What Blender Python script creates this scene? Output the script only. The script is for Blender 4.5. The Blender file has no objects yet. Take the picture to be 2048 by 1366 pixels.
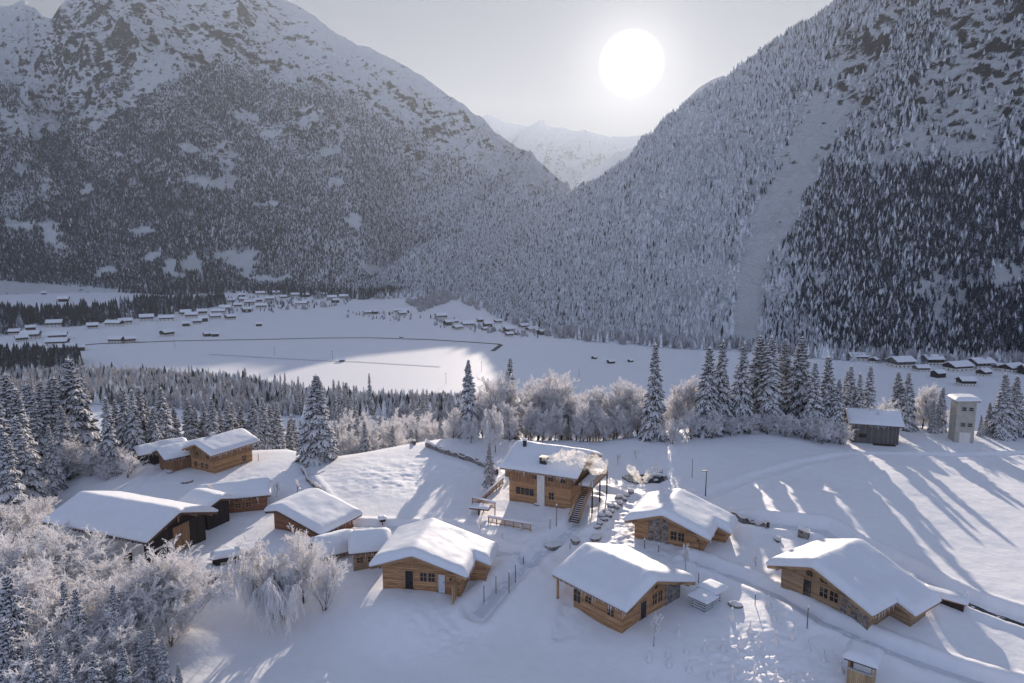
import bpy, math, random
import numpy as np
from mathutils import Vector, Matrix

# ------------------------------------------------------------------ camera, sky, sun, exposure
scene = bpy.context.scene
COL = scene.collection
F = 1365.3
PITCH = math.radians(8.0)
CAMZ = 40.0
cam_data = bpy.data.cameras.new("camera")
cam_data.sensor_width = 36.0
cam_data.lens = 24.0
cam_data.clip_start = 0.5
cam_data.clip_end = 40000
cam = bpy.data.objects.new("camera", cam_data)
cam.location = (0, 0, CAMZ)
cam.rotation_euler = (math.radians(90) - PITCH, 0, 0)
COL.objects.link(cam)
scene.camera = cam

SUN_AZ = math.radians(9.49)     # clockwise from +Y
SUN_EL = math.radians(13.94)
SUN_DIR = Vector((math.sin(SUN_AZ) * math.cos(SUN_EL), math.cos(SUN_AZ) * math.cos(SUN_EL), math.sin(SUN_EL)))

scene.view_settings.view_transform = 'Standard'
scene.view_settings.look = 'None'
scene.view_settings.exposure = 1.08
scene.view_settings.gamma = 1.0
scene.cycles.max_bounces = 7
scene.cycles.diffuse_bounces = 4
scene.cycles.glossy_bounces = 2
scene.cycles.transmission_bounces = 3
scene.cycles.transparent_max_bounces = 8
scene.cycles.volume_bounces = 0
scene.cycles.sample_clamp_indirect = 4.0

world = bpy.data.worlds.new("World")
scene.world = world
world.use_nodes = True
wt = world.node_tree
wt.nodes.clear()
sky = wt.nodes.new('ShaderNodeTexSky')
sky.sky_type = 'NISHITA'
sky.sun_disc = False
sky.sun_elevation = SUN_EL
sky.sun_rotation = SUN_AZ
sky.altitude = 900
sky.air_density = 1.0
sky.dust_density = 0.3
sky.ozone_density = 1.6
bg = wt.nodes.new('ShaderNodeBackground')
bg.inputs[1].default_value = 0.135
geo = wt.nodes.new('ShaderNodeTexCoord')
dot = wt.nodes.new('ShaderNodeVectorMath'); dot.operation = 'DOT_PRODUCT'
nrm = wt.nodes.new('ShaderNodeVectorMath'); nrm.operation = 'NORMALIZE'
wt.links.new(geo.outputs['Generated'], nrm.inputs[0])
wt.links.new(nrm.outputs[0], dot.inputs[0])
dot.inputs[1].default_value = SUN_DIR
ramp = wt.nodes.new('ShaderNodeMapRange')
ramp.interpolation_type = 'SMOOTHSTEP'
ramp.inputs['From Min'].default_value = math.cos(math.radians(2.6))
ramp.inputs['From Max'].default_value = math.cos(math.radians(1.1))
ramp.inputs['To Min'].default_value = 0.0
ramp.inputs['To Max'].default_value = 1.3
wt.links.new(dot.outputs['Value'], ramp.inputs['Value'])
def lobe(n, k):       # forward-scattering glow of the low sun
    p = wt.nodes.new('ShaderNodeMath'); p.operation = 'POWER'; p.inputs[1].default_value = n; p.use_clamp = True
    q = wt.nodes.new('ShaderNodeMath'); q.operation = 'MULTIPLY'; q.inputs[1].default_value = k
    wt.links.new(dot.outputs['Value'], p.inputs[0]); wt.links.new(p.outputs[0], q.inputs[0]); return q.outputs[0]
aur = wt.nodes.new('ShaderNodeMath'); aur.operation = 'ADD'
wt.links.new(lobe(420.0, 0.24), aur.inputs[0]); wt.links.new(lobe(60.0, 0.05), aur.inputs[1])
sepz = wt.nodes.new('ShaderNodeSeparateXYZ'); wt.links.new(nrm.outputs[0], sepz.inputs[0])
zenith_fill = wt.nodes.new('ShaderNodeMapRange')     # sky raised towards the zenith, added fill for shaded snow
zenith_fill.inputs['From Min'].default_value = 0.05; zenith_fill.inputs['From Max'].default_value = 0.9
zenith_fill.inputs['To Min'].default_value = 0.34 * 0.135; zenith_fill.inputs['To Max'].default_value = 0.8 * 0.135
wt.links.new(sepz.outputs[2], zenith_fill.inputs['Value']); anti_sun_fill = wt.nodes.new('ShaderNodeMapRange'); anti_sun_fill.interpolation_type = 'SMOOTHSTEP'     # added sky fill behind the camera, brightens the shaded slopes
anti_sun_fill.inputs['From Min'].default_value = 0.25; anti_sun_fill.inputs['From Max'].default_value = -0.6
anti_sun_fill.inputs['To Min'].default_value = 0.0; anti_sun_fill.inputs['To Max'].default_value = 0.17
wt.links.new(dot.outputs['Value'], anti_sun_fill.inputs['Value'])
vsum = wt.nodes.new('ShaderNodeMath'); vsum.operation = 'ADD'
wt.links.new(zenith_fill.outputs[0], vsum.inputs[0]); wt.links.new(anti_sun_fill.outputs[0], vsum.inputs[1])
wt.links.new(vsum.outputs[0], bg.inputs[1])
sm = wt.nodes.new('ShaderNodeMath'); sm.operation = 'ADD'
wt.links.new(ramp.outputs[0], sm.inputs[0]); wt.links.new(aur.outputs[0], sm.inputs[1])
disc = wt.nodes.new('ShaderNodeBackground')
disc.inputs[0].default_value = (1.0, 0.96, 0.9, 1)
wt.links.new(sm.outputs[0], disc.inputs[1])
add = wt.nodes.new('ShaderNodeAddShader')
out = wt.nodes.new('ShaderNodeOutputWorld')
gam = wt.nodes.new('ShaderNodeGamma')     # evens the sky out: dimmer near the sun, more fill overhead
gam.inputs[1].default_value = 0.3
tint = wt.nodes.new('ShaderNodeMix'); tint.data_type = 'RGBA'; tint.blend_type = 'MULTIPLY'; tint.inputs[0].default_value = 1.0
tint.inputs[7].default_value = (0.85, 0.89, 1.13, 1)
wt.links.new(sky.outputs[0], gam.inputs[0])
wt.links.new(gam.outputs[0], tint.inputs[6])
wt.links.new(tint.outputs[2], bg.inputs[0])
wt.links.new(bg.outputs[0], add.inputs[0])
wt.links.new(disc.outputs[0], add.inputs[1])
wt.links.new(add.outputs[0], out.inputs[0])

sun_data = bpy.data.lights.new("sun", 'SUN')
sun_data.energy = 5.0
sun_data.angle = math.radians(0.5)
sun_data.color = (1.0, 0.85, 0.70)
sun = bpy.data.objects.new("sun", sun_data)
sun.rotation_euler = SUN_DIR.to_track_quat('Z', 'Y').to_euler()
sun.location = (0, 300, 400)
COL.objects.link(sun)

# ------------------------------------------------------------------ helpers
def ray(px, py):
    a = (px - 1024.0) / F
    b = -(py - 683.0) / F
    return np.stack([a + 0 * b, math.cos(PITCH) + b * math.sin(PITCH) + 0 * a, -math.sin(PITCH) + b * math.cos(PITCH) + 0 * a], -1)

def pix_az_e(px, py):
    v = ray(np.asarray(px, float), np.asarray(py, float))
    return np.arctan2(v[..., 0], v[..., 1]), v[..., 2] / np.hypot(v[..., 0], v[..., 1])

def at_z(px, py, z):
    v = ray(np.float64(px), np.float64(py))
    t = (z - CAMZ) / v[2]
    return v[0] * t, v[1] * t

def proj(x, y, z):
    z = z - CAMZ
    d = y * math.cos(PITCH) - z * math.sin(PITCH)
    u = y * math.sin(PITCH) + z * math.cos(PITCH)
    return 1024 + F * x / d, 683 - F * u / d

def _hash(ix, iy, seed):
    h = (ix.astype(np.int64) * 374761393 + iy.astype(np.int64) * 668265263 + seed * 974634777) & 0x7fffffff
    h = (h ^ (h >> 13)) * 1274126177 & 0x7fffffff
    h = h ^ (h >> 16)
    return (h & 0xffff) / 65535.0

def vnoise(x, y, seed=0):
    ix = np.floor(x); iy = np.floor(y)
    fx = x - ix; fy = y - iy
    fx = fx * fx * fx * (fx * (fx * 6 - 15) + 10); fy = fy * fy * fy * (fy * (fy * 6 - 15) + 10)
    a = _hash(ix, iy, seed); b = _hash(ix + 1, iy, seed)
    c = _hash(ix, iy + 1, seed); d = _hash(ix + 1, iy + 1, seed)
    return (a * (1 - fx) + b * fx) * (1 - fy) + (c * (1 - fx) + d * fx) * fy

def fbm(x, y, oct=5, seed=0):
    s = 0.0; a = 0.5
    for i in range(oct):
        s = s + a * (vnoise(x, y, seed + i) - 0.5)
        x, y = x * 2.03 * 0.8 - y * 2.03 * 0.6, x * 2.03 * 0.6 + y * 2.03 * 0.8
        a *= 0.5
    return s

def ridged(x, y, oct=5, seed=0):
    s = 0.0; a = 0.5
    for i in range(oct):
        n = 1 - np.abs(2 * vnoise(x, y, seed + i) - 1)
        s = s + a * (n * n - 0.4)
        x, y = x * 2.1 * 0.8 - y * 2.1 * 0.6, x * 2.1 * 0.6 + y * 2.1 * 0.8
        a *= 0.5
    return s

def sstep(a, b, x):
    t = np.clip((x - a) / (b - a), 0, 1)
    return t * t * (3 - 2 * t)

def mesh_np(name, V, Q=None, mats=(), T3=None, smooth=False, midx=None, uv=None):
    """mesh from numpy arrays: V (n,3), Q (m,4) quads and / or T3 (k,3) triangles"""
    me = bpy.data.meshes.new(name)
    V = np.asarray(V, np.float32)
    parts = []; tot = []
    if Q is not None and len(Q): parts.append(np.asarray(Q, np.int32).ravel()); tot.append(np.full(len(Q), 4, np.int32))
    if T3 is not None and len(T3): parts.append(np.asarray(T3, np.int32).ravel()); tot.append(np.full(len(T3), 3, np.int32))
    loops = np.concatenate(parts); tot = np.concatenate(tot)
    me.vertices.add(len(V)); me.vertices.foreach_set('co', V.ravel())
    me.loops.add(len(loops)); me.loops.foreach_set('vertex_index', loops)
    me.polygons.add(len(tot))
    start = np.concatenate([[0], np.cumsum(tot)[:-1]]).astype(np.int32)
    me.polygons.foreach_set('loop_start', start); me.polygons.foreach_set('loop_total', tot)
    if midx is not None: me.polygons.foreach_set('material_index', np.asarray(midx, np.int32))
    me.polygons.foreach_set('use_smooth', np.full(len(tot), bool(smooth)))
    for m in mats: me.materials.append(m)
    me.update(calc_edges=True)
    return me

def link(name, me, parent=None, loc=None):
    o = bpy.data.objects.new(name, me); COL.objects.link(o)
    if parent is not None: o.parent = parent
    if loc is not None: o.location = loc
    return o

def empty(name, loc=(0, 0, 0), rz=0.0):
    o = bpy.data.objects.new(name, None); COL.objects.link(o)
    o.location = loc; o.rotation_euler = (0, 0, rz); o.empty_display_size = 0.3
    return o

def tag(o, label=None, cat=None, group=None, kind=None):
    if label: o['label'] = label
    if cat: o['category'] = cat
    if group: o['group'] = group
    if kind: o['kind'] = kind
    return o

class MB:
    """collects simple solids into one mesh"""
    def __init__(s): s.v = []; s.f = []; s.m = []
    def poly(s, pts, faces, m=0):
        b = len(s.v); s.v += [tuple(p) for p in pts]; s.f += [tuple(b + i for i in f) for f in faces]; s.m += [m] * len(faces)
        return s
    def box(s, x0, x1, y0, y1, z0, z1, m=0):
        p = [(x0, y0, z0), (x1, y0, z0), (x1, y1, z0), (x0, y1, z0), (x0, y0, z1), (x1, y0, z1), (x1, y1, z1), (x0, y1, z1)]
        return s.poly(p, [(3, 2, 1, 0), (4, 5, 6, 7), (0, 1, 5, 4), (1, 2, 6, 5), (2, 3, 7, 6), (3, 0, 4, 7)], m)
    def beam(s, a, b, w, h=None, m=0):
        h = h or w
        a = Vector(a); b = Vector(b); d = (b - a).normalized()
        up = Vector((0, 0, 1)) if abs(d.z) < 0.95 else Vector((0, 1, 0))
        sx = d.cross(up).normalized() * (w / 2); sz = sx.cross(d).normalized() * (h / 2)
        p = [a - sx - sz, a + sx - sz, a + sx + sz, a - sx + sz, b - sx - sz, b + sx - sz, b + sx + sz, b - sx + sz]
        return s.poly(p, [(3, 2, 1, 0), (4, 5, 6, 7), (0, 1, 5, 4), (1, 2, 6, 5), (2, 3, 7, 6), (3, 0, 4, 7)], m)
    def lathe(s, prof, c=(0, 0, 0), n=12, m=0):
        """prof = [(r, z)]"""
        pts = []
        for r, z in prof:
            for k in range(n):
                a = 2 * math.pi * k / n
                pts.append((c[0] + r * math.cos(a), c[1] + r * math.sin(a), c[2] + z))
        fs = []
        for i in range(len(prof) - 1):
            for k in range(n):
                fs.append((i * n + k, i * n + (k + 1) % n, (i + 1) * n + (k + 1) % n, (i + 1) * n + k))
        fs.append(tuple(range(n - 1, -1, -1))); fs.append(tuple((len(prof) - 1) * n + k for k in range(n)))
        return s.poly(pts, fs, m)
    def build(s, name, mats, parent=None, loc=None, smooth=False):
        me = bpy.data.meshes.new(name); me.from_pydata([tuple(map(float, p)) for p in s.v], [], s.f)
        for m in (mats if isinstance(mats, (list, tuple)) else [mats]): me.materials.append(m)
        me.polygons.foreach_set('material_index', s.m)
        if smooth: me.polygons.foreach_set('use_smooth', [True] * len(s.f))
        me.update()
        return link(name, me, parent, loc)

# ------------------------------------------------------------------ materials
def new_mat(name):
    m = bpy.data.materials.new(name); m.use_nodes = True
    nt = m.node_tree; b = nt.nodes['Principled BSDF']
    b.inputs['Specular IOR Level'].default_value = 0.25
    return m, nt, b

def N(nt, t, **k):
    n = nt.nodes.new(t)
    for a, v in k.items():
        if a.startswith('i_'):
            n.inputs[a[2:].replace('_', ' ')].default_value = v
        else: setattr(n, a, v)
    return n

def noise_color(nt, stops, scale=1.0, detail=4, rough=.6, coord='Object', vscale=(1, 1, 1), rot=(0, 0, 0)):
    tc = N(nt, 'ShaderNodeTexCoord'); mp = N(nt, 'ShaderNodeMapping')
    mp.inputs['Scale'].default_value = vscale; mp.inputs['Rotation'].default_value = rot
    nz = N(nt, 'ShaderNodeTexNoise'); nz.inputs['Scale'].default_value = scale
    nz.inputs['Detail'].default_value = detail; nz.inputs['Roughness'].default_value = rough
    cr = N(nt, 'ShaderNodeValToRGB')
    nt.links.new(tc.outputs[coord], mp.inputs[0]); nt.links.new(mp.outputs[0], nz.inputs['Vector']); nt.links.new(nz.outputs['Fac'], cr.inputs[0])
    e = cr.color_ramp.elements
    e[0].position, e[0].color = stops[0][0], (*stops[0][1], 1)
    e[1].position, e[1].color = stops[-1][0], (*stops[-1][1], 1)
    for p, c in stops[1:-1]:
        q = e.new(p); q.color = (*c, 1)
    return cr, nz, mp

def bump(nt, b, src, strength, dist):
    bp = N(nt, 'ShaderNodeBump'); bp.inputs['Strength'].default_value = strength; bp.inputs['Distance'].default_value = dist
    nt.links.new(src, bp.inputs['Height']); nt.links.new(bp.outputs[0], b.inputs['Normal'])
    return bp

def snow_material(name, col=(0.82, 0.835, 0.89), bump_s=.8, dist=.12, scale=.7):
    m, nt, b = new_mat(name)
    cr, nz, mp = noise_color(nt, [(.3, tuple(c * .95 for c in col)), (.7, col)], scale=scale, detail=8, rough=.62)
    nt.links.new(cr.outputs[0], b.inputs['Base Color'])
    b.inputs['Roughness'].default_value = .6
    bump(nt, b, nz.outputs['Fac'], bump_s, dist)
    return m

M = {}
M['snow'] = snow_material('snow')
M['roof_snow'] = snow_material('roof_snow', (.76, .79, .86), .35, .10, .9)

def wood_material(name, stops, board=0.19, vertical=False, bstr=.8):
    m, nt, b = new_mat(name)
    vs = (6, 6, .5) if vertical else (.5, .5, 6)
    cr, nz, mp = noise_color(nt, stops, scale=2.2, detail=6, rough=.65, vscale=vs)
    tc = N(nt, 'ShaderNodeTexCoord'); sep = N(nt, 'ShaderNodeSeparateXYZ'); nt.links.new(tc.outputs['Object'], sep.inputs[0])
    if vertical:
        ad = N(nt, 'ShaderNodeMath', operation='ADD'); nt.links.new(sep.outputs[0], ad.inputs[0]); nt.links.new(sep.outputs[1], ad.inputs[1]); src = ad.outputs[0]
    else: src = sep.outputs[2]
    dv = N(nt, 'ShaderNodeMath', operation='DIVIDE'); dv.inputs[1].default_value = board; nt.links.new(src, dv.inputs[0])
    fr = N(nt, 'ShaderNodeMath', operation='FRACT'); nt.links.new(dv.outputs[0], fr.inputs[0])
    fl = N(nt, 'ShaderNodeMath', operation='FLOOR'); nt.links.new(dv.outputs[0], fl.inputs[0])
    wn = N(nt, 'ShaderNodeTexWhiteNoise', noise_dimensions='1D'); nt.links.new(fl.outputs[0], wn.inputs['W'])
    # joint between boards
    pp = N(nt, 'ShaderNodeMath', operation='PINGPONG'); pp.inputs[1].default_value = .5; nt.links.new(fr.outputs[0], pp.inputs[0])
    jr = N(nt, 'ShaderNodeMapRange'); jr.inputs['From Min'].default_value = .0; jr.inputs['From Max'].default_value = .12; jr.inputs['To Min'].default_value = .35
    nt.links.new(pp.outputs[0], jr.inputs['Value'])
    br = N(nt, 'ShaderNodeMapRange'); br.inputs['To Min'].default_value = .72; br.inputs['To Max'].default_value = 1.2; nt.links.new(wn.outputs['Value'], br.inputs['Value'])
    mu = N(nt, 'ShaderNodeMath', operation='MULTIPLY'); nt.links.new(jr.outputs[0], mu.inputs[0]); nt.links.new(br.outputs[0], mu.inputs[1])
    vm = N(nt, 'ShaderNodeVectorMath', operation='SCALE'); nt.links.new(cr.outputs[0], vm.inputs[0]); nt.links.new(mu.outputs[0], vm.inputs['Scale'])
    nt.links.new(vm.outputs[0], b.inputs['Base Color'])
    b.inputs['Roughness'].default_value = .75
    bump(nt, b, jr.outputs[0], bstr, .03)
    return m

M['log_wood'] = wood_material('log_wood', [(.3, (.24, .125, .06)), (.5, (.43, .24, .125)), (.72, (.58, .37, .21))], .24)
M['board_wood'] = wood_material('board_wood', [(.3, (.19, .10, .055)), (.5, (.31, .175, .10)), (.72, (.42, .27, .16))], .22, True)
M['pale_wood'] = wood_material('pale_wood', [(.3, (.27, .175, .11)), (.72, (.43, .30, .20))], .2)
M['pale_board'] = wood_material('pale_board', [(.3, (.40, .27, .15)), (.72, (.58, .42, .26))], .14, True)
M['beam_wood'] = wood_material('beam_wood', [(.3, (.33, .19, .10)), (.72, (.50, .32, .19))], 3.0)
M['red_wood'] = wood_material('red_wood', [(.3, (.19, .085, .05)), (.72, (.33, .165, .10))], .22)
M['dark_wood'] = wood_material('dark_wood', [(.3, (.022, .018, .018)), (.72, (.055, .042, .038))], .2, True)
M['grey_wood'] = wood_material('grey_wood', [(.3, (.09, .085, .09)), (.72, (.20, .185, .18))], .2, True)

def flat_material(name, col, rough=.7, var=.2, scale=3, metallic=0):
    m, nt, b = new_mat(name)
    cr, nz, mp = noise_color(nt, [(.3, tuple(c * (1 - var) for c in col)), (.7, tuple(min(1, c * (1 + var)) for c in col))], scale=scale)
    nt.links.new(cr.outputs[0], b.inputs['Base Color']); b.inputs['Roughness'].default_value = rough; b.inputs['Metallic'].default_value = metallic
    return m
M['plaster'] = flat_material('plaster', (.66, .63, .60), .9, .08, 1.5)
M['concrete'] = flat_material('concrete', (.38, .36, .33), .9, .15, 1.2)
M['dark_metal'] = flat_material('dark_metal', (.03, .03, .035), .5)
M['asphalt'] = flat_material('asphalt', (.07, .07, .08), .85, .35, .8)
M['path_snow'] = snow_material('path_snow', (.66, .69, .76), 1.0, .12, 2.5)
M['packed_snow'] = flat_material('packed_snow', (.55, .58, .64), .8, .15, .6)
M['bark'] = flat_material('bark', (.10, .08, .07), .9, .35, 6)
M['fascia'] = flat_material('fascia', (.12, .07, .05), .8, .3, 5)
m, nt, b = new_mat('window_glass'); b.inputs['Base Color'].default_value = (.012, .014, .02, 1); b.inputs['Roughness'].default_value = .08; b.inputs['Specular IOR Level'].default_value = .5
M['glass'] = m

m, nt, b = new_mat('rubble_stone')
tc = N(nt, 'ShaderNodeTexCoord'); vo = N(nt, 'ShaderNodeTexVoronoi'); vo.inputs['Scale'].default_value = 3.2
vd = N(nt, 'ShaderNodeTexVoronoi', feature='DISTANCE_TO_EDGE'); vd.inputs['Scale'].default_value = 3.2
nt.links.new(tc.outputs['Object'], vo.inputs['Vector']); nt.links.new(tc.outputs['Object'], vd.inputs['Vector'])
cr = N(nt, 'ShaderNodeValToRGB'); cr.color_ramp.elements[0].color = (.13, .12, .12, 1); cr.color_ramp.elements[1].color = (.38, .34, .32, 1)
sp = N(nt, 'ShaderNodeSeparateColor'); nt.links.new(vo.outputs['Color'], sp.inputs[0]); nt.links.new(sp.outputs[0], cr.inputs[0])
mr = N(nt, 'ShaderNodeMapRange'); mr.inputs['From Max'].default_value = .06; mr.inputs['To Min'].default_value = .45; nt.links.new(vd.outputs['Distance'], mr.inputs['Value'])
vm = N(nt, 'ShaderNodeVectorMath', operation='SCALE'); nt.links.new(cr.outputs[0], vm.inputs[0]); nt.links.new(mr.outputs[0], vm.inputs['Scale'])
nt.links.new(vm.outputs[0], b.inputs['Base Color']); b.inputs['Roughness'].default_value = .9; bump(nt, b, mr.outputs[0], 1, .05)
M['stone'] = m

def frost_material(name, col=(.86, .84, .88), trans=.35, tcol=(1.0, .93, .88)):
    m = bpy.data.materials.new(name); m.use_nodes = True; nt = m.node_tree; nt.nodes.clear()
    d = N(nt, 'ShaderNodeBsdfDiffuse'); d.inputs[0].default_value = (*col, 1)
    t = N(nt, 'ShaderNodeBsdfTranslucent'); t.inputs[0].default_value = (*tcol, 1)
    mx = N(nt, 'ShaderNodeMixShader'); mx.inputs[0].default_value = trans
    o = N(nt, 'ShaderNodeOutputMaterial')
    nt.links.new(d.outputs[0], mx.inputs[1]); nt.links.new(t.outputs[0], mx.inputs[2]); nt.links.new(mx.outputs[0], o.inputs[0])
    return m
M['frost'] = frost_material('frost', (.95, .95, .97), .55, (1.0, .98, .985))
M['tree_snow'] = frost_material('tree_snow', (.86, .87, .92), .28)

def needles_material(name, dark=(.02, .028, .028), frost=(.35, .37, .42), lo=.5, hi=.72, scale=3.0):
    m, nt, b = new_mat(name)
    cr, nz, mp = noise_color(nt, [(lo, dark), (hi, frost)], scale=scale, detail=3)
    nt.links.new(cr.outputs[0], b.inputs['Base Color']); b.inputs['Roughness'].default_value = .9
    return m
M['needles'] = needles_material('needles', lo=.44, hi=.68, frost=(.45, .47, .52))

# distant tree: snow on faces that look up, dark green needles elsewhere
def far_tree_material(name, dark=(.020, .030, .052), snow=(.62, .66, .76), a=.27, bb=.38):
    m, nt, b = new_mat(name)
    g = N(nt, 'ShaderNodeNewGeometry'); sep = N(nt, 'ShaderNodeSeparateXYZ'); nt.links.new(g.outputs['True Normal'], sep.inputs[0])
    ab = N(nt, 'ShaderNodeMath', operation='ABSOLUTE'); nt.links.new(sep.outputs[2], ab.inputs[0])
    oi = N(nt, 'ShaderNodeObjectInfo')
    tc = N(nt, 'ShaderNodeTexCoord'); nz = N(nt, 'ShaderNodeTexNoise'); nz.inputs['Scale'].default_value = .9; nt.links.new(tc.outputs['Object'], nz.inputs['Vector'])
    s1 = N(nt, 'ShaderNodeMath', operation='MULTIPLY_ADD'); s1.inputs[1].default_value = .9; nt.links.new(nz.outputs['Fac'], s1.inputs[0]); nt.links.new(ab.outputs[0], s1.inputs[2])
    s2 = N(nt, 'ShaderNodeMath', operation='MULTIPLY_ADD'); s2.inputs[1].default_value = .35; nt.links.new(oi.outputs['Random'], s2.inputs[0]); nt.links.new(s1.outputs[0], s2.inputs[2])
    cr = N(nt, 'ShaderNodeValToRGB'); e = cr.color_ramp.elements
    mr = N(nt, 'ShaderNodeMapRange'); mr.inputs['From Min'].default_value = a + .45; mr.inputs['From Max'].default_value = bb + .85; nt.links.new(s2.outputs[0], mr.inputs['Value'])
    e[0].position, e[0].color = 0.25, (*dark, 1); e[1].position, e[1].color = 0.85, (*snow, 1)
    nt.links.new(mr.outputs[0], cr.inputs[0]); nt.links.new(cr.outputs[0], b.inputs['Base Color']); b.inputs['Roughness'].default_value = .95
    return m
M['far_tree'] = far_tree_material('far_spruce')
M['frosted_tree'] = far_tree_material('frost_glare_spruce', dark=(.40, .42, .47), snow=(.88, .90, .94), a=.05, bb=.15)  # frost colours lifted further, sun glare painted into the far conifers
M['far_frost'] = flat_material('far_frosted_bush', (.50, .49, .52), .95, .3, .8)

def mountain_material(name, rock=(.075, .07, .075), snow=(.86, .88, .92), lo=.48, hi=.62, slope=1.0, zlo=150, zhi=620):
    m, nt, b = new_mat(name)
    tc = N(nt, 'ShaderNodeTexCoord')
    n1 = N(nt, 'ShaderNodeTexNoise'); n1.inputs['Scale'].default_value = .03; n1.inputs['Detail'].default_value = 10; n1.inputs['Roughness'].default_value = .72
    mp = N(nt, 'ShaderNodeMapping'); mp.inputs['Scale'].default_value = (1, 1, 2.2)
    nt.links.new(tc.outputs['Object'], mp.inputs[0]); nt.links.new(mp.outputs[0], n1.inputs['Vector'])
    g = N(nt, 'ShaderNodeNewGeometry'); sep = N(nt, 'ShaderNodeSeparateXYZ'); nt.links.new(g.outputs['Normal'], sep.inputs[0])
    st = N(nt, 'ShaderNodeMapRange'); st.inputs['From Min'].default_value = .28; st.inputs['From Max'].default_value = .66; st.inputs['To Min'].default_value = .24 * slope; st.inputs['To Max'].default_value = -.05 * slope
    nt.links.new(sep.outputs[2], st.inputs['Value'])
    ad = N(nt, 'ShaderNodeMath', operation='ADD'); nt.links.new(n1.outputs['Fac'], ad.inputs[0]); nt.links.new(st.outputs[0], ad.inputs[1])
    sz = N(nt, 'ShaderNodeSeparateXYZ'); nt.links.new(tc.outputs['Object'], sz.inputs[0])      # bare rock shows high up, the lower slopes are soil under snow
    hz = N(nt, 'ShaderNodeMapRange'); hz.inputs['From Min'].default_value = zlo; hz.inputs['From Max'].default_value = zhi; hz.inputs['To Min'].default_value = -.10; hz.inputs['To Max'].default_value = .015
    nt.links.new(sz.outputs[2], hz.inputs['Value']); a2 = N(nt, 'ShaderNodeMath', operation='ADD'); nt.links.new(ad.outputs[0], a2.inputs[0]); nt.links.new(hz.outputs[0], a2.inputs[1]); ad = a2
    cr = N(nt, 'ShaderNodeValToRGB'); e = cr.color_ramp.elements
    e[0].position, e[0].color = lo, (*snow, 1); e[1].position, e[1].color = hi, (*rock, 1)
    nt.links.new(ad.outputs[0], cr.inputs[0]); nt.links.new(cr.outputs[0], b.inputs['Base Color']); b.inputs['Roughness'].default_value = .9
    bump(nt, b, n1.outputs['Fac'], 1.0, 25)
    return m
M['mountain'] = mountain_material('mountain_snow_and_rock', lo=.61, hi=.71)
M['mountain_near'] = mountain_material('near_mountain_snow_and_rock', lo=.57, hi=.67, zlo=20, zhi=330)
M['mountain_far'] = mountain_material('far_mountain', lo=.62, hi=.8)

# ------------------------------------------------------------------ ground
VZ = -80.0
# (x, y, z) the plateau's known heights
CTRL = [(-12, 75, -.4), (-10, 86, -.2), (20, 86, .2), (25, 95, .4), (33, 71, .4), (44, 76, .8), (16, 70, -.9), (9, 80, -.5), (12, 100, .6), (5, 103, .5), (0, 96, -.1),
        (-43, 85, -.4), (-60, 92, -1), (-30, 92, -.4), (-57, 118, -.6), (-48, 102, -.5), (-65, 120, -.8), (-72, 125, -.8), (-25, 120, .3), (-10, 128, .5), (-40, 120, 0), (-15, 108, -.3),
        (71, 141, -.2), (95, 142, -.4), (115, 140, -.6), (105, 128, -.2), (50, 135, 1.5), (35, 132, 1.5), (60, 115, 1.5), (45, 100, 1.6), (85, 110, 0), (110, 120, -1), (75, 85, .2), (60, 75, 0), (55, 60, -.6),
        (30, 56, -1.2), (22, 50, -2.0), (35, 45, -2.2), (12, 58, -3.0), (14, 46, -5.5), (0, 64, -3.2), (0, 52, -7.0), (0, 42, -10.5), (-12, 62, -4.0), (-12, 50, -7.8), (-15, 40, -11),
        (-22, 64, -3.6), (-24, 52, -7.2), (-24, 40, -11), (-32, 60, -3.5), (-35, 48, -7.5), (-45, 55, -6), (-45, 40, -10), (-60, 60, -7), (-60, 45, -11), (-38, 72, -1.8), (-55, 75, -3), (-75, 80, -5), (-80, 100, -5), (-95, 120, -6), (-85, 60, -18),
        (20, 30, -7), (-10, 25, -14), (45, 30, -4), (70, 50, -1), (100, 80, 0), (0, 0, -16), (-60, 20, -24), (60, 10, -6), (130, 60, 0)]
CT = np.array(CTRL, float)
EDGE_PX = np.array([-400, 0, 270, 560, 640, 850, 900, 1200, 1300, 1390, 1500, 1600, 1700, 1850, 2048, 2500.])
EDGE_R = np.array([140, 140, 145, 138, 128, 134, 136, 132, 137, 146, 153, 160, 166, 173, 178, 185.])
EDGE_AZ = np.arctan2(EDGE_PX - 1024, F)
CARVE = []     # (polyline [(x,y)], half width, depth, bank)
for pts_, hw_, dp_, bk_ in [([(1182, 1012), (1160, 1045), (1112, 1075), (1062, 1108), (1005, 1150), (955, 1195)], 1.2, .6, .3),
                            ([(1060, 1108), (1000, 1095), (960, 1080), (900, 1050), (800, 1042), (700, 1042)], 1.3, .4, .15),
                            ([(1385, 1120), (1480, 1152), (1560, 1192), (1640, 1242), (1750, 1278), (1900, 1322), (2060, 1366)], .8, .75, .35),
                            ([(1500, 1046), (1650, 1068), (1780, 1125), (1870, 1172), (1950, 1205), (2070, 1242)], 1.5, .7, .35),
                            ([(1210, 985), (1262, 1000), (1238, 1050), (1190, 1085)], 1.0, .4, .2), ([(1400, 1000), (1480, 975), (1600, 940), (1750, 912), (2060, 904)], .8, .35, .12),
                            ([(610, 960), (640, 1000), (660, 1030)], 1.1, .4, .2), ([(280, 905), (330, 925), (230, 985)], .5, .2, .3), ([(1062, 1110), (1150, 1160), (1120, 1230)], .5, .25, .1)]:
    CARVE.append(([tuple(float(c) for c in at_z(px_, py_, 0.0)) for px_, py_ in pts_], hw_, dp_, bk_))

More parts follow.
